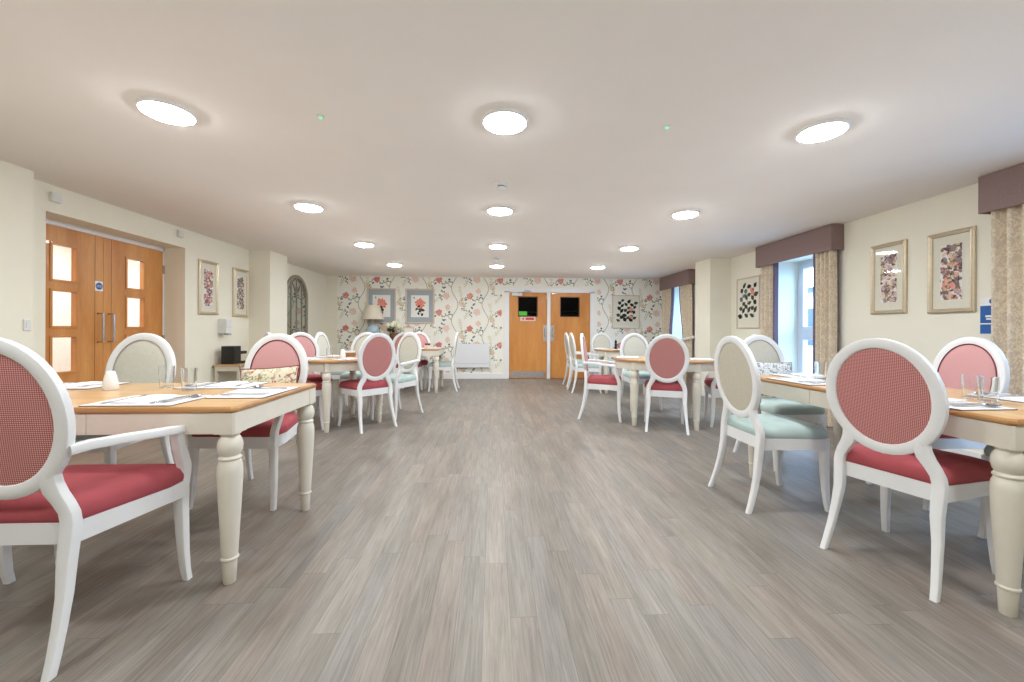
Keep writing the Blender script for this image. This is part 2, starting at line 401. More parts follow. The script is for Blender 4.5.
# right wall with three windows
WINS = [(1.35, 2.75), (4.55, 5.62), (7.85, 8.88)]
WZ0, WZ1 = .12, 2.12
m = MB(); y = YF
for a, b in WINS:
    m.box(XR, 4.56, y, a, 0, ZC); m.box(XR, 4.56, a, b, 0, WZ0); m.box(XR, 4.56, a, b, WZ1, ZC); y = b
m.box(XR, 4.56, y, YB+.1, 0, ZC)
m.box(3.62, XR, 6.516, 7.01, 0, ZC)                 # pier
struct('wall_right', m, 'wall')
for i, (a, b) in enumerate(WINS):
    f = MB(); xo, xi = 4.43, 4.50; t = .065
    f.box(xo, xi, a, a+t, WZ0, WZ1); f.box(xo, xi, b-t, b, WZ0, WZ1); f.box(xo, xi, a+t, b-t, WZ0, WZ0+t); f.box(xo, xi, a+t, b-t, WZ1-t, WZ1)
    f.box(xo, xi, a+t, b-t, 1.04, 1.13)
    # sash frames inside the outer frame
    for z0, z1 in ((WZ0+t, 1.04), (1.13, WZ1-t)):
        s = .05
        f.box(xo-.012, xi-.01, a+t, a+t+s, z0, z1); f.box(xo-.012, xi-.01, b-t-s, b-t, z0, z1)
        f.box(xo-.012, xi-.01, a+t+s, b-t-s, z0, z0+s); f.box(xo-.012, xi-.01, a+t+s, b-t-s, z1-s, z1)
    w = struct('window_%d' % (i+1), f, 'upvc', 0, .004)
    g = MB().box(4.46, 4.466, a+t, b-t, WZ0+t, WZ1-t).build('pane', 'winglass', w, 0)
    sl = MB().box(3.99, xo, a+.002, b-.002, WZ0, WZ0+.025).build('window_sill', 'trim', w, 0, .004)
# back wall (opening for the double door), wallpaper printed on its face
BX0, BX1, BZ = .418, 2.40, 2.07       # opening
def bx(px): # pixel column on the back wall -> X
    zc = YB
    for _ in range(6):
        t = (px-512)/400; k = math.radians(2.72)
        X = YB*(t*math.cos(k)+math.sin(k))/(math.cos(k)-t*math.sin(k)); 
    return X
BX0, BX1 = bx(506.5), bx(592.5)
BZ = 2.02
PX0 = bx(337)
m = MB()
m.box(-4.15, PX0, YB, YB+.15, 0, ZC, 1)
m.box(PX0, BX0, YB, YB+.15, 0, ZC); m.box(BX0, BX1, YB, YB+.15, BZ, ZC); m.box(BX1, 4.56, YB, YB+.15, 0, ZC)
MI = {k: i+2 for i, k in enumerate(INK)}
SEQ = [0]
def flat(mb, pts, ink):
    SEQ[0] = (SEQ[0]+1) % 40
    y = YB-.0006-SEQ[0]*.00004
    mb.add([(x, y, z) for x, z in pts], [list(range(len(pts)))[::-1]], MI[ink])
def petal(mb, F, x, z, a, l, w, ink, n=6):
    pts = []
    for i in range(n+1):
        t = i/n; pts.append((t*l, w*math.sin(PI*t**.8)))
    for i in range(n-1, 0, -1):
        t = i/n; pts.append((t*l, -w*math.sin(PI*t**.8)))
    c, s = math.cos(a), math.sin(a)
    F(mb, [(x+c*p-s*q, z+s*p+c*q) for p, q in pts], ink)
def ribbon(mb, F, pts, w, ink):
    for i in range(len(pts)-1):
        (x0, z0), (x1, z1) = pts[i], pts[i+1]
        d = math.hypot(x1-x0, z1-z0); nx, nz = -(z1-z0)/d*w, (x1-x0)/d*w
        F(mb, [(x0+nx, z0+nz), (x0-nx, z0-nz), (x1-nx, z1-nz), (x1+nx, z1+nz)], ink)
def bloom(mb, F, x, z, r, inks, R):
    for k, (n, rr, ink) in enumerate(((9, r, inks[0]), (7, r*.75, inks[1]), (6, r*.5, inks[0]), (5, r*.28, inks[1]))):
        for i in range(n):
            a = 2*PI*i/n+k*.4+R.uniform(-.2, .2)
            petal(mb, F, x, z, a, rr*R.uniform(.8, 1.1), rr*.34, ink)
def sprig(mb, F, x, z, a, l, inks, R, n=5, lw=.012, ll=.045):
    px, pz = x, z; pts = [(x, z)]
    for i in range(n):
        a += R.uniform(-.25, .25); px += math.cos(a)*l/n; pz += math.sin(a)*l/n; pts.append((px, pz))
        petal(mb, F, px, pz, a+(.8 if i % 2 else -.8), ll*R.uniform(.7, 1.2), lw, R.choice(inks))
    petal(mb, F, px, pz, a, ll, lw, inks[0]); ribbon(mb, F, pts, .0022, inks[0])
cw, ch = .70, .745
def Fb(mb, pts, ink):
    xs = [p[0] for p in pts]; zs = [p[1] for p in pts]
    if min(xs) < PX0 or max(xs) > XR or min(zs) < .12 or max(zs) > ZC: return
    if max(xs) > BX0-.1 and min(xs) < BX1+.1 and min(zs) < BZ+.11: return
    flat(mb, pts, ink)
for i in range(-1, 12):
    for j in range(-1, 5):
        R = random.Random(i % 2*7+3)
        ox = -3.34+i*cw; oz = .40+j*ch+(.37 if i % 2 else 0)
        # climbing vine
        pts = [(ox+.36+.075*math.sin(2*PI*t/12), oz+ch*t/12) for t in range(13)]
        ribbon(m, Fb, pts, .0055, 'vine')
        sprig(m, Fb, ox+.43, oz+.2, .9, .22, ['vine', 'olive', 'teal'], R, 6, .010, .04)
        sprig(m, Fb, ox+.29, oz+.55, 2.3, .2, ['olive', 'vine', 'navy'], R, 5, .010, .04)
        bloom(m, Fb, ox, oz, .085, ('red', 'rose'), R)
        petal(m, Fb, ox-.05, oz-.06, 3.7, .08, .018, 'navy'); petal(m, Fb, ox+.05, oz-.06, 5.6, .08, .018, 'olive')
        bloom(m, Fb, ox+.17, oz-.36, .10, ('blush', 'blush2'), R)
        bloom(m, Fb, ox+.2, oz+.12, .075, ('blush2', 'blush'), R)
        for q in range(7):
            petal(m, Fb, ox+.08+R.uniform(-.07, .07), oz-.22+R.uniform(-.07, .07), R.uniform(0, 6), .05, .015, R.choice(['navy', 'teal']))
        sprig(m, Fb, ox+.06, oz+.24, 1.9, .15, ['navy', 'ink', 'teal'], R, 4, .014, .05)
        sprig(m, Fb, ox-.12, oz+.2, 1.3, .22, ['olive', 'gold'], R, 7, .007, .06)
        sprig(m, Fb, ox-.16, oz-.26, 1.7, .2, ['gold', 'olive'], R, 7, .007, .06)
        sprig(m, Fb, ox+.32, oz-.1, 2.4, .12, ['ink', 'navy'], R, 3, .014, .05)
        sprig(m, Fb, ox+.52, oz+.02, 1.2, .2, ['olive', 'gold', 'vine'], R, 7, .009, .05)
        sprig(m, Fb, ox+.5, oz+.34, 1.8, .22, ['gold', 'olive'], R, 8, .006, .06)
        sprig(m, Fb, ox+.08, oz-.1, .4, .14, ['teal', 'olive'], R, 4, .010, .04)
        sprig(m, Fb, ox-.04, oz+.38, 2.6, .14, ['vine', 'teal'], R, 4, .011, .04)
        bloom(m, Fb, ox+.52, oz+.2, .07, ('blush', 'gold'), R)
struct('wall_back', m, ['wallpaper', 'wall']+['ink_'+k for k in INK])
# skirtings
sk = MB(); sk.box(-3.7, BX0-.07, YB-.02, YB, 0, .13); sk.box(BX1+.07, XR, YB-.02, YB, 0, .13); struct('baseboard_back', sk, 'trim', 0, .004)
sk = MB(); sk.box(XL, XL+.018, 3.27, DY0, 0, .12); sk.box(XL, XL+.018, DY1, 6.38, 0, .12); sk.box(XL, XL+.018, 6.9, YB-.02, 0, .12); sk.box(-3.46, -3.442, 6.38, 6.9, 0, .12); sk.box(XL+.018, -3.442, 6.362, 6.38, 0, .12); sk.box(-3.6, -3.582, YF, 3.31, 0, .12)
struct('baseboard_left', sk, 'trim', 0, .004)
sk = MB(); sk.box(XR-.018, XR, YF, 6.516, 0, .12); sk.box(XR-.018, XR, 7.01, YB-.02, 0, .12); sk.box(3.602, 3.62, 6.498, 7.01, 0, .12); sk.box(3.62, XR-.018, 6.498, 6.516, 0, .12)
struct('baseboard_right', sk, 'trim', 0, .004)

# kitchen double door in the back wall
def leaf(name, x0, x1, y0, y1, z0, z1, wins, mt, seam=()):
    """door leaf in the xz plane with rectangular window holes (x0,x1,z0,z1)"""
    b = MB(); xs = sorted({x0, x1, *[w[0] for w in wins], *[w[1] for w in wins]}); zs = sorted({z0, z1, *[w[2] for w in wins], *[w[3] for w in wins]})
    for i in range(len(xs)-1):
        for j in range(len(zs)-1):
            cx, cz = (xs[i]+xs[i+1])/2, (zs[j]+zs[j+1])/2
            if any(w[0] < cx < w[1] and w[2] < cz < w[3] for w in wins): continue
            b.box(xs[i], xs[i+1], y0, y1, zs[j], zs[j+1])
    return b
def bz(py): return CAMZ+(331-py)*9.23/400
fr = MB(); xa, xb, xm0, xm1 = BX0, BX1, bx(546.9), bx(550.2)
fr.box(xa-.055, xa+.06, YB-.03, YB+.1, 0, BZ); fr.box(xb-.06, xb+.055, YB-.03, YB+.1, 0, BZ); fr.box(xm0, xm1, YB-.03, YB+.1, 0, BZ-.02)
fr.box(xa-.055, xb+.055, YB-.03, YB+.1, BZ-.03, BZ+.085)
DF = struct('trim_1', fr, 'trim', 0, .004)
for i, (a, b, wa, wb) in enumerate(((xa+.06, xm0, 518.5, 537), (xm1, xb-.06, 560.6, 579))):
    w = (bx(wa), bx(wb), bz(316), bz(297)); z1 = BZ-.032
    lf = struct('door_%d' % (i+1), leaf('door', a+.004, b-.004, YB+.0, YB+.045, .008, z1, [w], 'door_back'), 'door_back')
    fm = MB(); t = .016
    fm.box(w[0]-t, w[1]+t, YB-.008, YB+.0, w[2]-t, w[2]); fm.box(w[0]-t, w[1]+t, YB-.008, YB, w[3], w[3]+t); fm.box(w[0]-t, w[0], YB-.008, YB, w[2], w[3]); fm.box(w[1], w[1]+t, YB-.008, YB, w[2], w[3])
    fm.build('window_bead', 'seam', lf, 0)
    MB().box(w[0], w[1], YB+.018, YB+.024, w[2], w[3]).build('pane', 'kitglass', lf, 0)
    if i == 0:
        MB().box(a+.03, b-.03, YB-.003, YB, .03, .17).build('kick_plate', 'chrome', lf, 0)
    xh = bx(545) if i == 0 else bx(552.5)
    h = MB().box(xh-.04, xh+.04, YB-.003, YB, .87, 1.24)
    pl = h.build('push_plate', 'chrome', lf, 0)
    hb = MB().tube([(xh, YB-.003, .97), (xh, YB-.05, .97), (xh, YB-.05, 1.16), (xh, YB-.003, 1.16)], .011).build('pull_handle', 'chrome', lf)
    if i == 0:
        c = MB().box(bx(511.8), bx(522), YB-.06, YB-.001, bz(296), bz(292.8)).build('door_closer', 'plastic', lf, 0, .006)
        c2 = MB().tube([(bx(517), YB-.04, bz(292.6)), (bx(531), YB-.045, bz(291.2)), (bx(524), YB-.035, bz(290.2))], .008).build('closer_arm', 'greyplastic', lf)
        sg = MB().box(bx(519), bx(527), YB+.012, YB+.016, bz(315.4), bz(311.3)).build('green_sign', 'sign_green', lf, 0); tag(sg, 'bright green sign in the pane')
        sr = MB().box(bx(520.3), bx(535.4), YB-.003, YB-.0005, bz(320.9), bz(316.6)).build('notice', 'sign_pale', lf, 0); tag(sr, 'pale notice with red panel and small red arrow')
        b2 = MB().box(bx(525.5), bx(534), YB-.004, YB-.003, bz(320), bz(317.4)); b2.add([(bx(521.5), YB-.004, bz(318.7)), (bx(524), YB-.004, bz(320)), (bx(524), YB-.004, bz(317.4))], [(0, 1, 2)])
        b2.build('notice_print', 'sign_red', sr, 0)
# dark kitchen beyond
kr = MB(); kr.box(-1, 3.6, 11.2, 11.3, 0, ZC); kr.box(-1.1, -1, YB+.15, 11.3, 0, ZC); kr.box(3.6, 3.7, YB+.15, 11.3, 0, ZC); kr.box(-1, 3.6, YB+.16, 11.2, ZC-.02, ZC-.001)
struct('wall_kitchen', kr, 'kitchen')
sh = thing('steel_shelf_unit', 'steel kitchen rack with crockery seen dimly through the kitchen door panes', 'shelf', (1.45, 10.6, 0))
for z in (.9, 1.3, 1.6): MB().box(-1, 1, -.2, .2, z, z+.03).build('shelf', 'steel_dark', sh, 0)
for x in (-.98, .98):
    for yy in (-.18, .18): MB().box(x-.02, x+.02, yy-.02, yy+.02, 0, 1.75).build('post', 'steel_dark', sh, 0)
for i in range(5):
    b = MB().lathe([(.05, 0), (.09, .02), (.1, .1), (.095, .1), (.04, .02)], 14).build('stock_bowl', 'ceramic')
    b.location = (.75+i*.33, 10.55, 1.33); tag(b, 'white bowl on the dim kitchen rack behind the door pane', 'bowl', 'bowls on the kitchen rack')

# oak double door in the left recess (leaf planes run along Y, face at X = XD)
lm = 4.335
def leafL(a, b):
    c = (a+b)/2; wins = [(c-.105, c+.105, z, z+.32) for z in (1.56, 1.13, .70, .27)]
    mb = leaf('d', a, b, 0, .045, .006, 2.05, wins, 'door')
    rot = Matrix.Translation((XD, 0, 0)) @ Matrix.Rotation(PI/2, 4, 'Z') # x->Y, y->-X
    mb.v = [tuple(rot @ Vector(v)) for v in mb.v]
    return mb, wins, rot
for i, (a, b) in enumerate(((DY0+.02, lm-.002), (lm+.002, DY1-.02))):
    mb, wins, rot = leafL(a, b)
    lf = struct('door_%d' % (i+3), mb, 'door')
    def put(bx_, name, mt, par=None, bev=0):
        bx_.v = [tuple(rot @ Vector(v)) for v in bx_.v]
        return bx_.build(name, mt, par or lf, 0, bev)
    for w in wins:
        t = .022; f = MB()
        f.box(w[0]-t, w[1]+t, -.008, 0, w[2]-t, w[2]); f.box(w[0]-t, w[1]+t, -.008, 0, w[3], w[3]+t); f.box(w[0]-t, w[0], -.008, 0, w[2], w[3]); f.box(w[1], w[1]+t, -.008, 0, w[2], w[3])
        put(f, 'window_bead', 'door', bev=.002)
        put(MB().box(w[0], w[1], .02, .026, w[2], w[3]), 'pane', 'frost')
    # vertical lipping lines
    s = MB(); e = (b-.085, a+.085)[i]; s.box(e-.002, e+.002, -.0008, 0, .006, 2.05)
    put(s, 'lipping', 'seam')
    hy = (b-.055, a+.055)[i]
    hd = MB().tube([(hy, 0, .97), (hy, -.055, .97), (hy, -.055, 1.26), (hy, 0, 1.26)], .011)
    hd.v = [tuple(rot @ Vector(v)) for v in hd.v]; hd.build('pull_handle', 'chrome', lf)
    if i == 0:
        sg = put(MB().box(b-.085, b-.005, -.003, -.0009, 1.49, 1.59), 'fire_sign', 'sign_white')
        tag(sg, 'white square fire door sign with a blue disc')
        cyl = MB().lathe([(.036, 0), (.036, .0012)], 28)
        mm = Matrix.Translation((XD+.003, b-.045, 1.54)) @ Matrix.Rotation(PI/2, 4, 'Y')
        cyl.v = [tuple(mm @ Vector(v)) for v in cyl.v]; cyl.build('sign_disc', 'sign_blue', sg)
        M4 = Matrix.Translation((XD+.0046, b-.045, 1.54)) @ Matrix.Rotation(PI/2, 4, 'Z') @ Matrix.Rotation(PI/2, 4, 'X')
        text_mesh('sign_text', 'Fire door\nkeep shut', .014, 'sign_white', sg, M4)
    else:
        for hz in (1.83, .98, .2):
            put(MB().box(b-.004, b+.016, -.014, 0, hz-.05, hz+.05), 'hinge', 'chrome')
fr = MB()
fr.box(XD-.05, XD+.0, DY0, DY0+.018, 0, DZ); fr.box(XD-.05, XD+.0, DY1-.018, DY1, 0, DZ); fr.box(XD-.05, XD, DY0, DY1, 2.054, DZ)
struct('trim_2', fr, 'trim', 0, .003)
# bright corridor beyond the oak doors
cr = MB(); cr.box(-5.9, -5.8, 2.6, 6.2, 0, ZC); cr.box(-5.8, -4.16, 2.5, 2.6, 0, ZC); cr.box(-5.8, -4.16, 6.2, 6.3, 0, ZC)
struct('wall_corridor', cr, 'corridor')
# ------------------------------------------------------------------ ceiling fittings
def ceiling_light():
    t = thing('ceiling_light', 'x', 'ceiling light')
    MB().lathe([(.130, 0), (.130, -.020), (.127, -.024), (.123, -.024), (.122, -.018)], 32).build('rim', 'trim', t)
    MB().lathe([(.1225, -.019), (.121, -.026), (.108, -.032), (.085, -.036), (.05, -.039), (.001, -.040)], 32, cap=False).build('diffuser', 'diffuser', t)
    return t
cl = None
rows = {2.385: 'nearest', 4.145: 'second', 5.9: 'third', 7.68: 'farthest'}
for y in (2.385, 4.145, 5.9, 7.68, .62):
    for x, side in ((-1.86, 'left column'), (.065, 'middle column'), (2.02, 'right column')):
        if cl is None: cl = o = ceiling_light()
        else: o = copy_tree(cl)
        o.location = (x*.985, y*.98, ZC)
        if y in rows: tag(o, 'round lit ceiling lamp, %s from the camera in the %s' % (rows[y], side), None, 'round ceiling lamps')
        else: tag(o, 'round lit ceiling lamp overhead, beyond the top edge of the photo', None, 'ceiling lamps beyond the photo edge')
t = thing('smoke_detector', 'white smoke detector on ceiling before the second middle lamp', 'smoke detector', (.066, 3.36, ZC))
MB().lathe([(.055, 0), (.055, -.018), (.04, -.022)], 24).build('base', 'plastic', t)
MB().lathe([(.034, -.022), (.034, -.03)], 24).build('vent', 'dark', t)
MB().lathe([(.04, -.03), (.042, -.046), (.03, -.056)], 24).build('sensor_cap', 'plastic', t)
t2 = copy_tree(t); t2.location = (.066, 6.75, ZC); tag(t2, 'white smoke detector between the two farthest middle lamps')
for x, lb in ((-1.0, 'left of'), (1.04, 'right of')):
    e = thing('emergency_light', 'tiny ceiling emergency light with green glow, %s the nearest middle lamp' % lb, 'emergency light', (x, 2.36, ZC))
    MB().lathe([(.022, 0), (.022, -.006), (.012, -.009)], 20).build('bezel', 'plastic', e)
    MB().lathe([(.009, -.009), (.007, -.013)], 14).build('indicator', 'led', e)

# ------------------------------------------------------------------ chairs
def yb(z): return -.188-(z-.5)*.125
def make_chair(arm, colour, label):
    t = thing('dining_armchair' if arm else 'dining_chair', label, 'chair')
    fw = .265 if arm else .215; rw = .195
    seatm, front, back, pipe = ('red_seat', 'pink', 'redweave', 'piping_red') if colour == 'red' else ('teal_seat', 'cream_fab', 'cream_back', 'piping_cream')
    # seat outline
    def outline(k, dy=0):
        c = [(-rw, -.185), (rw, -.185), (fw+.012, .12), (fw+.004, .238), (-fw-.004, .238), (-fw-.012, .12)]
        o = round_poly(c, [.03, .03, .06, .05, .05, .06], 4)
        o = [(x, y+(.022*(1-(x/fw)**2) if y > .1 else 0)) for x, y in o]
        return [(x*k, .015+(y-.015)*k) for x, y in o]
    rail = MB(); zt, zb = .447, .376
    def ring(k, zf): return [(x, y, zf(x, y)) for x, y in outline(k)]
    zbot = lambda x, y: zb+.012*max(0, 1-(abs(y-.02)/.18)**2)
    rail.loft([ring(.90, lambda x, y: zt), ring(1.0, lambda x, y: zt), ring(1.0, zbot), ring(.90, zbot)], 0, cap=False, loop=True)
    rail.build('seat_rail', 'chair', t)
    cu = MB()
    cu.loft([[(x, y, z) for x, y in outline(k)] for k, z in ((.93, .440), (.985, .448), (.998, .462), (.995, .478), (.965, .498), (.90, .512), (.78, .521), (.55, .527), (.25, .53), (.02, .53))])
    cu.build('seat_cushion', seatm, t, 50)
    # oval back
    A, B, zc = .229, .270, .805
    fr = MB(); n = 40; rings = []
    for i in range(n):
        a = 2*PI*i/n; c, s = math.cos(a), math.sin(a)
        rg = []
        for u, w in ((0, .0), (.006, -.016), (.0, -.0), ): pass
        for rad, dy in ((0, .009), (.003, .014), (.010, .016), (.034, .014), (.046, .010), (.048, -.006), (.046, -.012), (.042, -.0145), (.006, -.0155), (.001, -.013)):
            x = (A-rad)*c; z = zc+(B-rad)*s
            rg.append((x, yb(z)+dy, z))
        rings.append(rg)
    fr.loft(rings, 0, loop=True); fr.build('back_frame', 'chair', t, 40)
    def disc(sign, base, bulge):
        p = MB(); rg = []
        for k, h in ((1, 0), (.97, .35), (.9, .62), (.75, .85), (.5, .96), (.2, 1)):
            rg.append([((A-.045)*k*math.cos(2*PI*i/n), yb(zc+(B-.045)*k*math.sin(2*PI*i/n))+base+sign*bulge*h, zc+(B-.045)*k*math.sin(2*PI*i/n)) for i in range(n)])
        p.loft(rg, 0, cap=False)
        b = len(p.v)-n; p.f.append([b+i for i in range(n)]); p.m.append(0)
        return p
    disc(1, .002, .018).build('back_upholstery', front, t, 60)
    disc(-1, -.006, .004).build('back_cloth', back, t, 60)
    pp = MB(); rg = []
    for i in range(n):
        a = 2*PI*i/n; x = (A-.05)*math.cos(a); z = zc+(B-.05)*math.sin(a)
        rg.append([(x+.004*math.cos(b)*math.cos(a), yb(z)+.012+.004*math.sin(b), z+.004*math.cos(b)*math.sin(a)) for b in (0, 1.57, 3.14, 4.71)])
    pp.loft(rg, 0, loop=True); pp.build('piping', pipe, t)
    # legs
    def hloft(keys, r=.008):
        return MB().loft([[(x+a, y+b, z) for a, b in rrect(w, d, min(w, d)*.22, 2)] for x, y, z, w, d in keys])
    for s in (-1, 1):
        fx = fw-.012
        k = [(s*(fx+.006), .232, 0, .028, .030), (s*(fx+.003), .224, .05, .030, .032), (s*fx, .217, .13, .034, .036), (s*(fx-.003), .214, .22, .039, .040), (s*(fx-.006), .213, .32, .043, .043), (s*(fx-.008), .213, .40, .046, .046), (s*(fx-.008), .212, .444, .046, .046)]
        hloft(k).build('leg', 'chair', t)
        k = [(s*.212, -.276, 0, .026, .030), (s*.208, -.258, .05, .027, .031), (s*.201, -.234, .13, .030, .033), (s*.194, -.212, .22, .034, .036), (s*.186, -.197, .32, .042, .040), (s*.188, -.19, .40, .046, .040), (s*.190, -.187, .45, .046, .038),
             (s*.184, -.187, .485, .048, .036), (s*.168, yb(.52), .52, .054, .035), (s*.148, yb(.555), .555, .060, .034), (s*.138, yb(.59), .59, .058, .032), (s*.142, yb(.62), .62, .044, .030), (s*.156, yb(.65), .65, .03, .026)]
        hloft(k).build('leg', 'chair', t)
        if arm:
            a = MB()
            a.sweep([(s*.208, yb(.70)-.002, .70), (s*.228, -.17, .706), (s*.258, -.08, .702), (s*.277, .03, .692), (s*.283, .13, .682), (s*.281, .172, .678)], [(.036, .034), (.038, .033), (.042, .032), (.046, .032), (.048, .032), (.042, .028)])
            ar = a.build('armrest', 'chair', t)
            k = [(s*(fx-.006), .212, .41, .042, .044), (s*(fx), .216, .47, .040, .048), (s*(fx+.008), .208, .51, .038, .048), (s*(fx+.014), .186, .56, .036, .044), (s*(fx+.02), .162, .61, .036, .040), (s*(fx+.024), .148, .674, .036, .042)]
            hloft(k).build('arm_post', 'chair', ar)
    return t

PROTO = {}
def chair(arm, colour, rear, f, label, group=None):
    f = Vector((f[0], f[1])).normalized(); key = (arm, colour)
    if key not in PROTO: PROTO[key] = o = make_chair(arm, colour, label)
    else: o = copy_tree(PROTO[key])
    o.location = (rear[0]+f.x*.265, rear[1]+f.y*.265, 0.0003)
    o.rotation_euler = (0, 0, math.atan2(f.y, f.x)-PI/2)
    tag(o, label, None, group); return o
G = 'oval backed dining chairs'
CH = {}
CH['A1'] = chair(1, 'red', (-1.602, 1.335), (0, 1), 'red seated white armchair in the near left corner, its woven oval back towards the camera', G)
CH['A2'] = chair(0, 'red', (-2.30, 1.34), (0, 1), 'white chair left of the near left armchair, only one front leg in view', G)
CH['A3'] = chair(0, 'teal', (-2.47, 2.97), (0, -1), 'cream oval backed white chair in front of the oak double door', G)
CH['A4'] = chair(1, 'red', (-1.57, 3.02), (-.05, -1), 'pink oval backed armchair holding a floral cushion at the near left table', G)
CH['B1'] = chair(0, 'red', (1.765, 1.765), (.953, .30), 'large red check backed white chair in the right foreground, its back to the camera', G)
CH['B2'] = chair(0, 'teal', (3.13, 1.82), (-1, 0), 'white chair under the long right table, only front leg and seat edge in view', G)
CH['B3'] = chair(0, 'red', (3.21, 2.53), (-.99, .08), 'pink oval backed chair under the right wall pictures beside the curtain', G)
CH['B4'] = chair(0, 'teal', (1.565, 2.57), (1, 0), 'duck egg seated chair with beige oval back, just left of the large red chair', G)
CH['B5'] = chair(0, 'teal', (2.43, 3.56), (.04, -1), 'cream oval backed chair with a damask cushion, before the middle window', G)
CH['C1'] = chair(0, 'red', (-1.26, 4.5), (-.73, .68), 'pink oval backed chair turned away at the middle left table, with red seat', G)
CH['C2'] = chair(1, 'teal', (-1.12, 5.53), (-.58, -.81), 'cream oval backed armchair with duck egg seat, right of the middle left table', G)
CH['C3'] = chair(0, 'red', (-2.53, 5.38), (.7, -.7), 'pink chair facing the camera from the far left side of the middle left table', G)
CH['C4'] = chair(0, 'red', (-2.36, 4.30), (.7, .7), 'white chair mostly hidden behind the floral cushion armchair, its red seat edge showing', G)
CH['C5'] = chair(0, 'teal', (-1.84, 5.96), (0, -1), 'grey cream oval backed chair behind the middle left table, below the lamp', G)
CH['C6'] = chair(0, 'teal', (-2.62, 6.2), (1, -.05), 'pale chair seen nearly edge on below the arched mirror', G)
CH['D1'] = chair(0, 'red', (-1.52, 6.97), (0, 1), 'pink chair below the rose pictures, its back to the camera', G)
CH['D2'] = chair(0, 'red', (-1.48, 8.12), (0, -1), 'pink chair on the far side of the far left table, facing the camera', G)
CH['D3'] = chair(0, 'teal', (-.657, 7.5), (-1, 0), 'white chair with duck egg seat in side view before the white wall heater', G)
CH['E1'] = chair(1, 'red', (1.155, 5.18), (.95, -.31), 'red seated white armchair in side view at the left of the middle right table', G)
CH['E2'] = chair(0, 'red', (1.89, 4.26), (.34, .94), 'red backed white chair at the middle right table, its back squarely to the camera', G)
CH['E3'] = chair(1, 'red', (3.08, 4.57), (-.935, .353), 'red seated armchair half hidden behind the beige backed chair at right', G)
CH['E4'] = chair(0, 'teal', (2.13, 5.95), (0, -1), 'grey cream oval backed chair behind the middle right table', G)
CH['F1'] = chair(1, 'teal', (1.42, 7.28), (1, 0), 'white armchair with duck egg seat in side view before the right kitchen door', G)
CH['F2'] = chair(0, 'teal', (1.46, 8.0), (1, 0), 'leftmost chair in side view before the kitchen door, beyond the duck egg armchair', G)
CH['F3'] = chair(0, 'teal', (2.33, 8.52), (0, -1), 'small cream backed chair at the far right table below the dark leaf picture', G)

# ------------------------------------------------------------------ tables
TZ = .772
LEGP = [(.024, 0), (.0265, .004), (.031, .10), (.0325, .102), (.037, .106), (.037, .112), (.033, .117), (.034, .13), (.040, .24), (.047, .36), (.0515, .45), (.052, .49), (.050, .515), (.043, .532), (.041, .536), (.047, .540), (.048, .546), (.042, .552), (.040, .556), (.047, .568), (.051, .585), (.052, .60), (.049, .617), (.042, .632), (.036, .640), (.040, .645), (.044, .65), (.044, .656)]
def make_table(lx, ly, label):
    t = thing('dining_table', label, 'table')
    def oct_(hx, hy, c): return [(-hx+c, -hy), (hx-c, -hy), (hx, -hy+c), (hx, hy-c), (hx-c, hy), (-hx+c, hy), (-hx, hy-c), (-hx, -hy+c)]
    hx, hy = lx/2, ly/2
    tp = MB(); z0, z1 = TZ-.026, TZ
    prof = [(-.010, z0), (-.002, z0+.003), (0, z0+.010), (-.002, z0+.018), (-.008, z0+.0245), (-.016, z1)]
    rings = [[(x, y, z) for x, y in oct_(hx+d, hy+d, .016)] for d, z in prof]
    tp.loft(rings, 1, cap=False); b = len(tp.v)
    tp.f.append([b-8+i for i in range(8)]); tp.m.append(0)
    tp.f.append([b-48+i for i in reversed(range(8))]); tp.m.append(1)
    tp.build('tabletop', ['top', 'topedge'], t, 30)
    ap = MB(); i = .008; q = .08
    for a, bb, horiz in ((-hy+i, -hy+i+.022, 1), (hy-i-.022, hy-i, 1)): [ap.box(xa_, xb_, a, bb, .655, z0) for xa_, xb_ in (((-hx+q, -.171), (-.169, .169), (.171, hx-q)) if lx > 1.2 else ((-hx+q, hx-q),))]
    for a, bb in ((-hx+i, -hx+i+.022), (hx-i-.022, hx-i)): ap.box(a, bb, -hy+q, hy-q, .655, z0)
    ap.build('apron', 'table', t, 0, .002)
    for sx in (-1, 1):
        for sy in (-1, 1):
            c = (sx*(hx-.05), sy*(hy-.05)); l = MB().lathe([(r*.93, z) for r, z in LEGP], 24, c)
            w = .0435; bl = [(w, w-.008), (w-.008, w), (-w, w), (-w, -w), (w, -w)]
            pts = [(c[0]+sx*x, c[1]+sy*y) for x, y in bl]
            if sx*sy < 0: pts = pts[::-1]
            l.prism(pts, .654, z0)
            l.build('leg', 'table', t, 30)
    return t
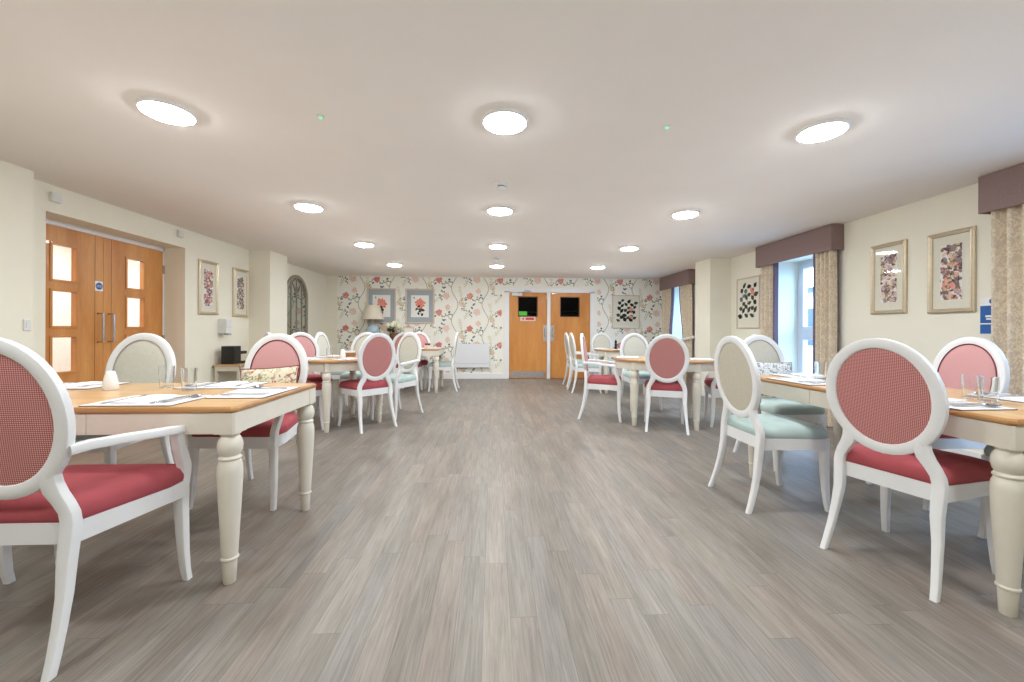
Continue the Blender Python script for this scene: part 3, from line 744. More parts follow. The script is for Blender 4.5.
def make_oval(label, A, B):
    t = thing('oval_dining_table', label, 'table')
    z0, z1 = TZ-.026, TZ; n = 72
    def el(d, z): return [((A+d)*math.cos(2*PI*i/n), (B+d)*math.sin(2*PI*i/n), z) for i in range(n)]
    tp = MB(); tp.loft([el(d, z) for d, z in ((-.010, z0), (-.002, z0+.003), (0, z0+.010), (-.002, z0+.018), (-.008, z0+.0235), (-.016, z1))], 1, cap=False); b = len(tp.v)
    tp.f.append([b-n+i for i in range(n)]); tp.m.append(0)
    tp.f.append([b-6*n+i for i in reversed(range(n))]); tp.m.append(1)
    tp.build('tabletop', ['top', 'topedge'], t, 30)
    ap = MB(); ap.loft([el(-.03, z0), el(-.03, .655), el(-.052, .655), el(-.052, z0)], 0, cap=False)
    ap.build('apron', 'table', t, 30)
    k = .90; q = k/math.sqrt((.35/A)**2+(.35/B)**2)*.35
    for sx in (-1, 1):
        for sy in (-1, 1):
            c = (sx*q, sy*q); l = MB().lathe([(r*.93, z) for r, z in LEGP], 24, c)
            l.box(c[0]-.034, c[0]+.034, c[1]-.034, c[1]+.034, .654, z0)
            l.build('leg', 'table', t, 30)
    return t
TP = {}
def table(size, c, rot, label):
    if size not in TP: TP[size] = o = make_oval(label, size[1], size[2]) if size[0] == 'oval' else make_table(size[0], size[1], label)
    else: o = copy_tree(TP[size])
    o.location = (c[0], c[1], 0.0002); o.rotation_euler = (0, 0, rot)
    return tag(o, label, None, 'cream dining tables with oak tops')
SQ = (.81, .81)
R45 = math.radians(45+6.7)
tables = {
 'A': table((1.56, .804), (-1.872, 2.152), 0, 'long cream dining table with oak top, nearest on the left, behind the red armchair'),
 'B': table((1.56, .804), (2.345, 2.212), math.radians(91.85), 'long cream dining table with oak top on the right, cut by the photo edge'),
 'D': table(('oval', .51, .48), (-1.80, 4.84), math.radians(47), 'oval cream table with oak top in the middle on the left'),
 'E': table(('oval', .60, .47), (2.08, 4.79), math.radians(-20.7), 'oval cream table with oak top in the middle on the right'),
 'F': table(SQ, (-1.36, 7.52), 0, 'cream oak topped table at the far left, before the rose pictures'),
 'G': table(('oval', .52, .52), (2.39, 7.3), math.radians(-8), 'oval cream table with oak top at the far right, before the kitchen doors'),
}
# ------------------------------------------------------------------ table settings
def fork_mb():
    b = MB(); b.sweep([(0, -.10, .003), (0, -.03, .003), (0, .03, .006), (0, .05, .006)], [(.013, .003), (.008, .003), (.006, .003), (.014, .003)])
    b.sweep([(0, .05, .006), (0, .062, .005)], [(.014, .003), (.022, .003)])
    for x in (-.009, -.003, .003, .009): b.sweep([(x, .06, .005), (x, .08, .004), (x, .10, .007)], [(.0032, .0025)]*3)
    return b
def knife_mb():
    return MB().sweep([(0, -.11, .004), (0, -.02, .004), (0, -.015, .004), (.002, .06, .004), (.004, .115, .003)], [(.013, .006), (.012, .005), (.017, .002), (.019, .002), (.006, .002)])
def spoon_mb():
    b = MB(); b.sweep([(0, -.10, .003), (0, -.02, .003), (0, .035, .008)], [(.013, .003), (.007, .003), (.006, .003)])
    rg = []
    for k, h in ((1, .010), (.85, .006), (.55, .003), (.1, .002)): rg.append([(.021*k*math.cos(2*PI*i/16), .065+.034*k*math.sin(2*PI*i/16), h) for i in range(16)])
    rg2 = [[(x, y, z+.0015) for x, y, z in r] for r in rg]
    b.loft(rg+rg2[::-1], cap=False); return b
ME = {}
def inst(name, key, fn, mats, loc, rz, label, cat, group, **kw):
    if key not in ME:
        o = fn().build(name, mats, None, **kw); ME[key] = o
        bm = bmesh.new(); bm.from_mesh(o.data); bmesh.ops.recalc_face_normals(bm, faces=bm.faces); bm.to_mesh(o.data); bm.free()
    else:
        o = ME[key].copy(); COL.objects.link(o)
    o.location = loc; o.rotation_euler = (0, 0, rz); return tag(o, label, cat, group)
def placemat_mb():
    pts = round_poly([(-.19, -.135), (.19, -.135), (.19, .135), (-.19, .135)], .012, 3)
    b = MB(); b.prism([(x*1, y*1) for x, y in pts], 0, .003, 1, 1); b.prism([(x*.985, y*.98) for x, y in pts], .003, .0042, 0, 0); return b
def napkin_mb():
    b = MB()
    for k, (w, h, z) in enumerate(((.115, .21, 0), (.112, .207, .003), (.108, .204, .006))):
        M4 = Matrix.Rotation(.02*k, 4, 'Z'); b.box(-w/2, w/2, -h/2, h/2, z, z+.0028, 0, M4)
    return b
def tumbler_mb():
    return MB().lathe([(.0005, .008), (.029, .008), (.034, .12), (.0365, .12), (.032, .0), (.0005, 0)], 24, cap=False)
def setting(tkey, off, ang, place, detail=2):
    """one cover; off = centre in the table's frame, ang = direction the diner looks at (table frame)"""
    T = tables[tkey]; rz = T.rotation_euler.z; R = Matrix.Rotation(rz, 4, 'Z'); a = rz+ang-PI/2
    c = Vector(T.location)+R @ Vector((off[0], off[1], TZ+.0006))
    D = Matrix.Rotation(a, 4, 'Z'); at = lambda x, y, z=0: c+D @ Vector((x, y, z))
    inst('placemat', 'pm', placemat_mb, ['placemat', 'placeedge'], at(0, 0), a, 'pale placemat laid %s' % place, 'placemat', 'placemats on the dining tables', smooth=0)
    inst('napkin', 'np', napkin_mb, 'linen', at(-.02, -.0, .0046), a+random.uniform(-.18, .1), 'folded white napkin laid %s' % place, 'napkin', 'white napkins on the dining tables', smooth=0)
    if detail > 0:
        inst('fork', 'fk', fork_mb, 'cutlery', at(-.115, 0, .0045), a+random.uniform(-.15, .15), 'steel fork laid %s' % place, 'fork', 'steel forks on the dining tables')
        inst('knife', 'kn', knife_mb, 'cutlery', at(.085, 0, .0045), a+random.uniform(-.15, .1), 'steel knife laid %s' % place, 'knife', 'steel knives on the dining tables')
    if detail > 1:
        inst('spoon', 'sp', spoon_mb, 'cutlery', at(.135, .01, .0045), a+random.uniform(-.2, .1), 'steel spoon laid %s' % place, 'spoon', 'steel spoons on the dining tables')
def ontable(tkey, off):
    T = tables[tkey]; return Vector(T.location)+Matrix.Rotation(T.rotation_euler.z, 4, 'Z') @ Vector((off[0], off[1], TZ+.0006))
U, Dn, Lf, Rt = PI/2, -PI/2, PI, 0
setting('A', (.31, -.245), U, 'before the near left armchair', 2)
setting('A', (-.45, -.255), U, 'at the hidden left end of the near left table', 2)
setting('A', (-.52, .265), Dn, 'before the cream chair at the oak door', 2)
setting('A', (.30, .265), Dn, 'before the pink chair with the floral cushion', 2)
setting('A', (.64, .0), Lf, 'on the open right end of the near left table', 2)
setting('B', (-.42, .26), Dn, 'before the large red check backed chair at right', 2)
setting('B', (.36, .26), Dn, 'before the beige backed chair at right', 2)
setting('B', (-.40, -.26), U, 'opposite the large red check backed chair at right', 2)
setting('B', (.28, -.26), U, 'before the pink chair under the right wall pictures', 1)
setting('B', (.66, .0), Lf, 'before the chair with the damask cushion', 1)
setting('D', (-.04, -.31), U, 'on the near side of the middle left table', 1)
setting('D', (.04, .31), Dn, 'on the far side of the middle left table', 1)
setting('D', (-.36, .0), Rt, 'on the left side of the middle left table', 1)
setting('E', (-.02, -.305), U, 'before the red backed chair at the middle right table', 1)
setting('E', (-.42, .02), Rt, 'before the red armchair at the middle right table', 1)
setting('E', (.42, -.02), Lf, 'before the half hidden armchair at the middle right table', 1)
setting('F', (.28, -.05), Lf, 'before the chair by the white wall heater', 1)
setting('F', (-.05, -.28), U, 'on the near side of the far left table', 1)
setting('G', (-.04, -.36), U, 'on the near side of the far right table', 1)
setting('G', (-.38, .03), Rt, 'before the armchair at the kitchen door', 1)
def tumbler(tkey, off, label): inst('tumbler', 'tb', tumbler_mb, 'glass', ontable(tkey, off), 0, label, 'glass', 'clear glass tumblers')
tumbler('A', (.03, .20), 'left clear glass tumbler of the pair on the near left table')
tumbler('A', (.24, .08), 'right clear glass tumbler of the pair on the near left table')
tumbler('B', (-.33, -.03), 'back tumbler of the pair at the photo edge end of the long right table')
tumbler('B', (-.43, .02), 'front tumbler of the pair at the photo edge end of the long right table')
tumbler('B', (.46, .06), 'left clear tumbler at the window end of the long right table')
tumbler('B', (.42, -.02), 'right clear tumbler at the window end of the long right table')
tumbler('D', (-.08, .12), 'clear tumbler on the middle left table')
tumbler('E', (-.05, .14), 'clear tumbler on the middle right table beside the red backed chair')
tumbler('E', (.03, .17), 'second clear tumbler on the middle right table')
def salt_mb(): return MB().lathe([(.0005, 0), (.031, 0), (.034, .007), (.032, .035), (.025, .075), (.018, .096), (.015, .10), (.010, .096), (.0005, .094)], 28, cap=False)
inst('bud_vase', 'sv', salt_mb, 'ceramic', ontable('A', (-.20, .12)), 0, 'squat white ceramic bud vase on the near left table', 'vase', None)
inst('bud_vase', 'sv', salt_mb, 'ceramic', ontable('D', (.04, .04)), 0, 'white ceramic bud vase on the middle left table', 'vase', None)
b = thing('menu_box', 'small brown wooden holder with cards on the middle left table', 'holder', ontable('D', (.17, .17)), .1)
MB().box(-.09, .09, -.03, .03, 0, .05).build('holder', 'menu', b, 0, .004); MB().box(-.085, .085, -.012, -.004, .05, .075).build('card', 'paper', b, 0)
b = thing('condiment_basket', 'dark condiment holder with pale packets on the far left table', 'holder', ontable('F', (.12, .15)), .1)
MB().box(-.06, .06, -.03, .03, 0, .05).build('tray', 'ink_blush2', b, 0, .004); MB().box(-.05, .05, -.01, .02, .05, .085).build('menu_block', 'dark', b, 0, .003)
b = thing('pepper_mill', 'dark turned pepper mill on the far right table', 'pepper mill', ontable('G', (-.1, .1)))
MB().lathe([(.026, 0), (.028, .01), (.02, .05), (.024, .10)], 18).build('body', 'black', b)
MB().lathe([(.014, .1), (.024, .125), (.02, .15), (.008, .16), (.01, .17), (.001, .178)], 18).build('knob', 'black', b)
b = inst('sauce_jug', 'sj', lambda: MB().lathe([(.0005, 0), (.03, 0), (.038, .04), (.03, .075), (.034, .09), (.03, .09), (.025, .07), (.0005, .01)], 20, cap=False), 'ceramic', ontable('G', (.2, .05)), 0, 'small white jug right of the dark pepper mill', 'jug', None)

# ------------------------------------------------------------------ scatter cushions
def cushion(ch, mt, pipe, label, dx, rot):
    b = MB(); n = 14; H = .205; HV = .152; rg = []
    def pt(u, v, s):
        x = H*u; z = HV*v; pin = 1-.07*(abs(u)*abs(v))**2
        x *= 1-.05*(1-abs(v)**2)*0 ; edge = max(0, (1-u*u))**.5*max(0, (1-v*v))**.5
        return Vector((x*(1-.06*(1-v*v)*abs(u)), s*.062*edge**.8, z*(1-.06*(1-u*u)*abs(v))))
    for s in (-1, 1):
        base = len(b.v)
        vs = [pt(-1+2*i/n, -1+2*j/n, s) for j in range(n+1) for i in range(n+1)]
        fs = []
        for j in range(n):
            for i in range(n):
                q = [j*(n+1)+i, j*(n+1)+i+1, (j+1)*(n+1)+i+1, (j+1)*(n+1)+i]; fs.append(q if s < 0 else q[::-1])
        b.add(vs, fs)
    e = thing('scatter_cushion', label, 'cushion')
    b.build('cover', mt, e, 60)
    edge = [pt(-1+2*i/n, -1, 0) for i in range(n)]+[pt(1, -1+2*i/n, 0) for i in range(n)]+[pt(1-2*i/n, 1, 0) for i in range(n)]+[pt(-1, 1-2*i/n, 0) for i in range(n+1)]
    MB().tube(edge, .0045, 6).build('piping', pipe, e)
    W = Matrix.LocRotScale(ch.location, ch.rotation_euler, None) @ Matrix.Translation((dx, -.115, .688)) @ Matrix.Rotation(math.radians(12), 4, 'X') @ Matrix.Rotation(rot, 4, 'Y')
    e.matrix_world = W; e.location = W.translation; e.rotation_euler = W.to_euler()
    return e
cushion(CH['A4'], 'cushion1', 'piping_red', 'cream floral cushion with dark red piping on the pink armchair at left', -.015, .07)
cushion(CH['B5'], 'cushion2', 'piping_cream', 'white and grey damask cushion on the cream chair before the window', -.02, -.03)

# ------------------------------------------------------------------ pelmets and curtains
def pelmet(y0, y1, label):
    t = thing('pelmet', label, 'pelmet', (0, 0, 0)); x0 = 3.826
    MB().box(x0, x0+.018, y0, y1, 2.04, ZC-.004).build('front_board', 'pelmet', t, 0, .003)
    MB().box(x0+.018, XR-.001, y0, y0+.018, 2.04, ZC-.004).build('end_board', 'pelmet', t, 0, .003)
    MB().box(x0+.018, XR-.001, y1-.018, y1, 2.04, ZC-.004).build('end_board', 'pelmet', t, 0, .003)
    MB().box(x0+.018, XR-.001, y0+.018, y1-.018, ZC-.03, ZC-.006).build('top_board', 'pelmet', t, 0)
    return t
pelmet(1.05, 2.985, 'taupe fabric pelmet above the nearest right curtain, cut by the photo edge')
pelmet(4.357, 5.67, 'taupe fabric pelmet above the middle right window')
pelmet(7.67, 9.04, 'taupe fabric pelmet above the farthest right window near the wallpaper')
def curtain(y0, y1, inner, label, folds=6, tie=0, seed=1):
    """pleated curtain between y0 and y1; inner = +1/-1: end that faces the window; tie pulls that edge back low down"""
    R = random.Random(seed); t = thing('curtain', label, 'curtain', (0, 0, 0)); n = folds*12; zs = [2.27, 2.05, 1.8, 1.5, 1.25, 1.0, .9, .75, .5, .2, .015]
    ph = [R.uniform(.75, 1.25) for _ in range(folds+1)]
    front, back_ = [], []
    for z in zs:
        k = 1-tie*math.exp(-((z-.95)/.55)**2) if tie else 1
        row, row2 = [], []
        for i in range(n+1):
            s = i/n; yy = y0+(y1-y0)*s
            if inner > 0: yy = y0+(yy-y0)*k
            else: yy = y1-(y1-yy)*k
            amp = .042*ph[int(s*folds)]*(.75+.35*(2.27-z)/2.27)
            x = 3.90+.034*ph[int(s*folds)]*math.sin(2*PI*folds*s+.5*math.sin(z*1.3))
            row.append((x, yy, z)); row2.append((x+.004, yy, z))
        front.append(row); back_.append(row2)
    b = MB(); b.loft(front, 0, closed=False); b.loft([r[::-1] for r in back_], 1, closed=False); b.loft([front[-1], back_[-1]], 0, closed=False)
    b.build('drape', ['curtain', 'lining'], t, 80)
    # turned lining at the leading edge
    e = MB(); rings = []
    for r in front:
        x, yy, z = r[-1] if inner > 0 else r[0]
        rings.append([(3.885, yy-.018*0, z), (3.885, yy+inner*.03, z), (3.935, yy+inner*.036, z), (3.935, yy, z)])
    e.loft(rings); e.build('turned_edge', 'lining', t, 0)
    if tie:
        yy0, yy1 = (y0-.03, y0+(y1-y0)*(1-tie)+.04) if inner > 0 else (y1-(y1-y0)*(1-tie)-.04, y1+.03)
        MB().sweep([(3.95, yy0, 1.0), (3.845, yy0, .98), (3.835, (yy0+yy1)/2, .95), (3.845, yy1, .93), (3.95, yy1, .95)], (.006, .05)).build('tieback', 'paper', t)
    return t
curtain(2.48, 2.955, -1, 'printed beige curtain at the right edge of the photo beside the blue leaflet', 5, 0, 1)
curtain(4.38, 4.655, 1, 'printed beige curtain on the near side of the middle right window', 4, 0, 2)
curtain(5.38, 5.64, -1, 'printed beige curtain on the far side of the middle right window', 3, 0, 3)
curtain(7.69, 8.17, 1, 'printed beige curtain on the near side of the farthest right window', 5, .35, 4)
curtain(8.55, 9.01, -1, 'printed beige curtain on the far side of the farthest window by the wallpaper', 4, .25, 5)
curtain(1.08, 1.4, 1, 'printed beige curtain of the nearest right window, outside the photo', 5, 0, 6)

# ------------------------------------------------------------------ pictures
def framed(name, w, h, fw, fmats, mount, label, M4, depth=.028, glass='picglass', prnt=None, cat='picture'):
    """picture in its own xz plane facing -y, back at y=0"""
    t = thing(name, label, cat)
    t.matrix_world = M4; t.location = M4.translation; t.rotation_euler = M4.to_euler()
    f = MB()
    cs = [(0, 0), (0, -depth*.7), (fw*.25, -depth), (fw*.6, -depth*.75), (fw*.8, -depth*.8), (fw, -depth*.5), (fw, 0)]
    rings = []
    for sx, sz in ((-1, -1), (1, -1), (1, 1), (-1, 1)):
        rings.append([(sx*(w/2-a), y, sz*(h/2-a)) for a, y in cs])
    f.loft(rings, 0, loop=True, closed=True)
    for k in range(len(f.f)): pass
    f.build('frame', fmats, t, 0)
    MB().box(-w/2+fw*.9, w/2-fw*.9, -.006, -.001, -h/2+fw*.9, h/2-fw*.9).build('mount', mount, t, 0)
    if prnt: prnt(t)
    if glass: MB().box(-w/2+fw*.95, w/2-fw*.95, -depth*.45-.0015, -depth*.45, -h/2+fw*.95, h/2-fw*.95).build('glass', glass, t, 0)
    return t
def onwall(side, y, z):
    if side == 'L': return Matrix.Translation((XL+.001, y, z)) @ Matrix.Rotation(PI/2, 4, 'Z')
    if side == 'R': return Matrix.Translation((XR-.001, y, z)) @ Matrix.Rotation(-PI/2, 4, 'Z')
    return Matrix.Translation((y, YB-.004, z))
CUR = {'y': -.0075}
def Fp(mb, pts, ink):
    CUR['y'] -= .000008
    mb.add([(x, CUR['y'], z) for x, z in pts], [list(range(len(pts)))[::-1]], MI[ink])
def finish_print(mb, t, paper='paper'):
    mb.build('print', [paper, 'wall']+['ink_'+k for k in INK], t, 0)
def slim_print(seed, inks, mt='paper'):
    def fn(t):
        R = random.Random(seed); CUR['y'] = -.0070; b = MB(); pw, ph = .165, .48
        b.box(-pw/2, pw/2, -.0068, -.006, -ph/2, ph/2)
        def Fc(mb, pts, ink):
            pts = [(min(pw/2, max(-pw/2, x)), min(ph/2, max(-ph/2, z))) for x, z in pts]
            xs = [p[0] for p in pts]; zs = [p[1] for p in pts]
            if max(xs)-min(xs) < .004 or max(zs)-min(zs) < .004: return
            Fp(mb, pts, ink)
        for i in range(150): petal(b, Fc, R.uniform(-.085, .085), R.uniform(-.24, .24), R.uniform(0, 6.3), R.uniform(.03, .07), R.uniform(.007, .016), R.choice(inks))
        for i in range(12): bloom(b, Fc, R.uniform(-.065, .065), -.21+i*.038+R.uniform(-.02, .02), R.uniform(.018, .038), (R.choice(inks[:3]), R.choice(inks[:3])), R)
        for i in range(26): petal(b, Fc, R.uniform(-.07, .07), R.uniform(-.22, .22), R.uniform(0, 6.3), .04, .009, R.choice(inks[3:]))
        finish_print(b, t, mt)
    return fn
framed('framed_print', .36, .71, .037, 'gold', 'mount', 'tall champagne framed print of red flowers, left of two on the left wall', onwall('L', 5.49, 1.655), glass='matglass', prnt=slim_print(1, ['red', 'blush2', 'mauve', 'plum', 'rose', 'taupe', 'mauve']))
framed('framed_print', .36, .71, .037, 'gold', 'mount', 'tall champagne framed print in dark browns, right of two on the left wall', onwall('L', 6.165, 1.65), glass='matglass', prnt=slim_print(2, ['mauve', 'vine', 'taupe', 'plum', 'taupe', 'blush2', 'olive']))
framed('framed_print', .36, .71, .037, 'gold', 'mount', 'tall champagne framed pale mauve flower print, left of two on the right wall', onwall('R', 3.84, 1.645), prnt=slim_print(3, ['blush2', 'mauve', 'blush', 'taupe', 'mauve', 'gold', 'plum']))
framed('framed_print', .36, .71, .037, 'gold', 'mount', 'tall champagne framed peach and brown flower print, beside the blue leaflet', onwall('R', 3.29, 1.63), prnt=slim_print(4, ['coral2', 'blush2', 'mauve', 'taupe', 'plum', 'gold', 'taupe']))
def rose_print(seed):
    def fn(t):
        R = random.Random(seed); CUR['y'] = -.0070; b = MB(); b.box(-.2, .2, -.0068, -.006, -.25, .25)
        bloom(b, Fp, .0, .06, .13, ('coral', 'coral2'), R); bloom(b, Fp, .02, .08, .09, ('coral2', 'coral'), R)
        ribbon(b, Fp, [(.0, -.05), (.02, -.12), (.03, -.2)], .005, 'ink')
        for i in range(9): petal(b, Fp, R.uniform(-.05, .07), R.uniform(-.17, -.03), R.uniform(0, 6.3), .08, .024, R.choice(['dark', 'ink', 'ink']))
        petal(b, Fp, -.12, .17, 2, .05, .012, 'ink')
        finish_print(b, t)
    return fn
bxz = lambda p: bx(p)
for (a, b_, sd, lab) in ((366.9, 396, 1, 'coral rose print in a blue grey mount, partly behind the lampshade'), (405.3, 434.4, 2, 'coral rose print in a blue grey mount, right of the lamp and flowers')):
    framed('rose_picture', bx(b_)-bx(a), .80, .035, 'palewood', 'bluemount', lab, onwall('B', (bx(a)+bx(b_))/2, 1.655), prnt=rose_print(sd), glass=False)
def leaf_print(sw, sh_, seed, tone, fl):
    def fn(t):
        R = random.Random(seed); CUR['y'] = -.0070; b = MB(); b.box(-sw/2, sw/2, -.0068, -.006, -sh_/2, sh_/2)
        for s in range(3):
            x = (-.36+.36*s)*sw; lean = R.uniform(-.06, .06)
            top = sh_*R.uniform(.34, .46)
            pts = [(x, -sh_*.42), (x+lean*.5, -.05), (x+lean, top)]
            ribbon(b, Fp, pts, .004, 'ink')
            n = 8
            for i in range(n):
                q = i/(n-1); z = -sh_*.40+(top+sh_*.40)*q
                petal(b, Fp, x+lean*q, z, (.55 if i % 2 else 2.6)+R.uniform(-.5, .5), sw*R.uniform(.2, .3), sw*R.uniform(.07, .11), R.choice(tone))
        for fx, fz, r in fl: bloom(b, Fp, fx*sw, fz*sh_, r, ('coral', 'rose'), R)
        finish_print(b, t, 'mount')
    return fn
framed('botanical_picture', .56, .80, .022, 'palewood', 'mount', 'pale framed botanical print beside the middle right window', onwall('R', 6.06, 1.555), depth=.02, glass=False, prnt=leaf_print(.40, .55, 5, ['dark', 'ink', 'ink', 'navy'], ((.28, .28, .05), (.2, .38, .035))))
framed('botanical_picture', bx(639.5)-bx(612), .78, .022, 'palewood', 'mount', 'pale framed dark leaf print on the wallpaper right of the kitchen door', onwall('B', (bx(639.5)+bx(612))/2, 1.56), depth=.02, glass=False, prnt=leaf_print(.42, .56, 6, ['dark', 'dark', 'ink'], ((.28, .1, .06), (.25, -.2, .05))))
# arched mirror on the left wall
t = thing('arched_mirror', 'arched garden mirror with iron glazing bars on the left wall', 'mirror')
M4 = onwall('L', 7.87, 0); t.location = M4.translation; t.rotation_euler = M4.to_euler()
w2, zb_, zs_, R_ = .44, .55, 1.72, .44
def arch(r, n=24, z0=zb_): return [(-r, z0)]+[(-r*math.cos(PI*i/n), zs_+r*math.sin(PI*i/n)) for i in range(n+1)]+[(r, z0)]
g = MB(); pts = arch(.43); g.add([(x, -.008, z) for x, z in pts], [list(range(len(pts)))]); g.add([(x, -.001, z) for x, z in pts], [list(range(len(pts)))[::-1]]); g.build('mirror_glass', 'mirror', t, 0)
fr = MB(); pts = arch(.435)
rings = []
for i, (x, z) in enumerate(pts):
    k = .055; xi, zi = (x*(1-k/.435), z if z <= zs_ else zs_+(z-zs_)*(1-k/.435))
    rings.append([(x, 0, z), (x, -.03, z), (xi, -.03, zi), (xi, 0, zi)])
fr.loft(rings); fr.box(-.435, .435, -.03, 0, zb_-.03, zb_+.04); fr.build('frame', 'rust', t, 0)
gb = MB()
for x in (-.21, 0, .21): gb.tube([(x, -.015, zb_), (x, -.015, zs_+(.41**2-x*x)**.5-.02)], .009, 6)
for z in (1.12, zs_): gb.tube([(-.40, -.015, z), (.40, -.015, z)], .009, 6)
for s in (-1, 1):
    gb.tube([(s*.40, -.015, zs_), (s*.32, -.015, zs_+.12), (s*.17, -.015, zs_+.28), (0, -.015, zs_+.38)], .008, 6)
    gb.tube([(s*.0, -.015, zs_), (s*.08, -.015, zs_+.18), (s*.2, -.015, zs_+.30), (s*.26, -.015, zs_+.31)], .008, 6)
gb.build('glazing_bar', 'rust', t)

# ------------------------------------------------------------------ wall fittings
def wallbox(name, y, z, w, h, d, mt, label, cat, side='L', extra=None):
    t = thing(name, label, cat); M4 = onwall(side, y, z); t.location = M4.translation; t.rotation_euler = M4.to_euler()
    MB().box(-w/2, w/2, -d, 0, -h/2, h/2).build('housing', mt, t, 0, .005)
    if extra: extra(t)
    return t
wallbox('alarm_sounder', 3.625, 2.23, .08, .08, .03, 'plastic', 'small white box high on the wall at the left end of the oak door lintel', 'alarm box', extra=lambda t: MB().box(-.028, .028, -.034, -.03, -.028, .028).build('grille', 'plastic', t, 0))
wallbox('alarm_sounder', 5.0, 2.25, .08, .08, .03, 'plastic', 'small white box high on the wall at the right end of the oak door lintel', 'alarm box', extra=lambda t: MB().box(-.028, .028, -.034, -.03, -.028, .028).build('grille', 'plastic', t, 0))
sw = wallbox('light_switch', 3.265, 1.13, .05, .09, .008, 'plastic', 'white light switch at the left of the oak double door', 'switch', extra=lambda t: MB().box(-.012, .012, -.012, -.008, -.02, .02).build('rocker', 'plastic', t, 0))
sw.location.x = -3.599
def disp(t):
    MB().box(-.055, .05, -.118, -.11, -.02, .09).build('cover', 'plastic', t, 0, .004)
    MB().box(-.03, .03, -.13, -.06, -.125, -.10).build('nozzle', 'greyplastic', t, 0, .003)
    MB().box(.055, .10, -.07, -.02, -.06, -.0).build('soap_refill', 'greyplastic', t, 0, .004)
wallbox('hand_gel_dispenser', 5.74, 1.15, .11, .20, .11, 'plastic', 'grey and white hand gel dispenser below the left wall pictures', 'dispenser', extra=disp)
# wall heater
t = thing('wall_heater', 'white panel heater on the wallpapered wall beside the kitchen door', 'heater')
hx0, hx1 = bx(456), bx(489.6)
MB().box(hx0, hx1, YB-.085, YB-.012, .26, .80).build('panel', 'heater', t, 0, .012)
for k in range(14): 
    x = hx0+.05+k*(hx1-hx0-.1)/13
MB().box(hx0+.03, hx1-.03, YB-.078, YB-.02, .80, .806).build('grille', 'greyplastic', t, 0)
for x in (hx0+.12, hx1-.12): MB().box(x-.02, x+.02, YB-.012, YB-.0015, .32, .74).build('bracket', 'greyplastic', t, 0)
MB().box(hx0+.02, hx1-.02, YB-.087, YB-.084, .352, .357).build('seam_line', 'greyplastic', t, 0)
# blue leaflet on the right wall
t = thing('wall_leaflet', 'blue and white leaflet on the right wall beside the curtain', 'leaflet'); M4 = onwall('R', 2.98, 1.235); t.location = M4.translation; t.rotation_euler = M4.to_euler()
MB().box(-.10, .10, -.006, 0, -.15, .15).build('sheet', 'sign_white', t, 0)
MB().box(-.10, .10, -.0075, -.006, -.14, .085).build('blue_panel', 'sign_blue', t, 0)
lg = MB(); 
cyl = MB().lathe([(.022, 0), (.022, .0015)], 24); mm = Matrix.Translation((-.02, -.006, .12)) @ Matrix.Rotation(PI/2, 4, 'X'); cyl.v = [tuple(mm @ Vector(v)) for v in cyl.v]; cyl.build('emblem', 'sign_blue', t)
lines = MB()
for z, w, h in ((.0, .13, .016), (-.022, .12, .012), (-.06, .2, .01)): lines.box(-w/2, w/2, -.0085, -.0075, z-h/2, z+h/2)
lines.build('print_lines', 'sign_white', t, 0)

# ------------------------------------------------------------------ side furniture
t = thing('side_table', 'small cream side table with wooden top against the left wall', 'side table', (-3.585, 5.96, 0))
MB().box(-.18, .18, -.40, .40, .605, .63).build('tabletop', 'top', t, 0, .004)
a = MB(); a.box(-.16, .16, -.385, -.365, .54, .605); a.box(-.16, .16, .365, .385, .54, .605); a.box(-.16, -.14, -.38, .38, .54, .605); a.box(.14, .16, -.38, .38, .54, .605); a.build('apron', 'table', t, 0)
for sx in (-1, 1):
    for sy in (-1, 1): MB().box(sx*.145-.018, sx*.145+.018, sy*.365-.018, sy*.365+.018, 0, .54).build('leg', 'table', t, 0, .003)
t = thing('coffee_machine', 'black boxy coffee machine on the side table by the left wall', 'coffee machine', (-3.615, 5.73, .6302))
MB().box(-.085, .085, -.10, .06, 0, .245).build('body', 'black', t, 0, .008)
MB().box(-.06, .08, .06, .18, 0, .03).build('drip_tray', 'black', t, 0, .004)
MB().box(-.06, .08, .06, .20, .13, .17).build('spout_head', 'black', t, 0, .006)
t = thing('tissue_box', 'small pale pink box on the side table, beside the coffee machine', 'box', (-3.47, 6.12, .6302), .2)
MB().box(-.05, .05, -.08, .08, 0, .05).build('carton', 'ink_blush2', t, 0, .003); MB().lathe([(.03, .05), (.035, .09), (.012, .12)], 10).build('tissue', 'linen', t)
t = thing('kettle', 'black jug kettle at the far end of the left wall side table', 'kettle', (-3.52, 6.28, .6302))
MB().lathe([(.075, 0), (.08, .02), (.062, .17), (.055, .2), (.02, .212), (.001, .214)], 24).build('body', 'black', t)
MB().tube([(.055, 0, .18), (.12, 0, .18), (.125, 0, .06), (.07, 0, .04)], .012).build('handle', 'black', t)

# sideboard with lamp, flowers and card at the back wall
sx0, sx1 = bx(358), bx(424)
t = thing('sideboard', 'cream sideboard against the wallpaper, under the two rose pictures', 'sideboard', ((sx0+sx1)/2, YB-.25, 0))
w = (sx1-sx0)/2; SBH = .86
MB().box(-w, w, -.20, .20, .08, SBH-.03).build('body', 'table', t, 0, .004)
MB().box(-w-.02, w+.02, -.22, .21, SBH-.03, SBH).build('top', 'top', t, 0, .004)
for k in range(3):
    x0 = -w+.03+k*(2*w-.06)/3; x1 = x0+(2*w-.06)/3-.02
    d = MB().box(x0, x1, -.218, -.201, .12, .78).build('door', 'table', t, 0, .004)
    MB().sphere((x1-.05, -.232, .5), .014).build('knob', 'gold', d)
for x in (-w+.05, w-.05):
    for yy in (-.15, .15): MB().box(x-.03, x+.03, yy-.03, yy+.03, 0, .08).build('foot', 'table', t, 0)
LX = bx(376.3)
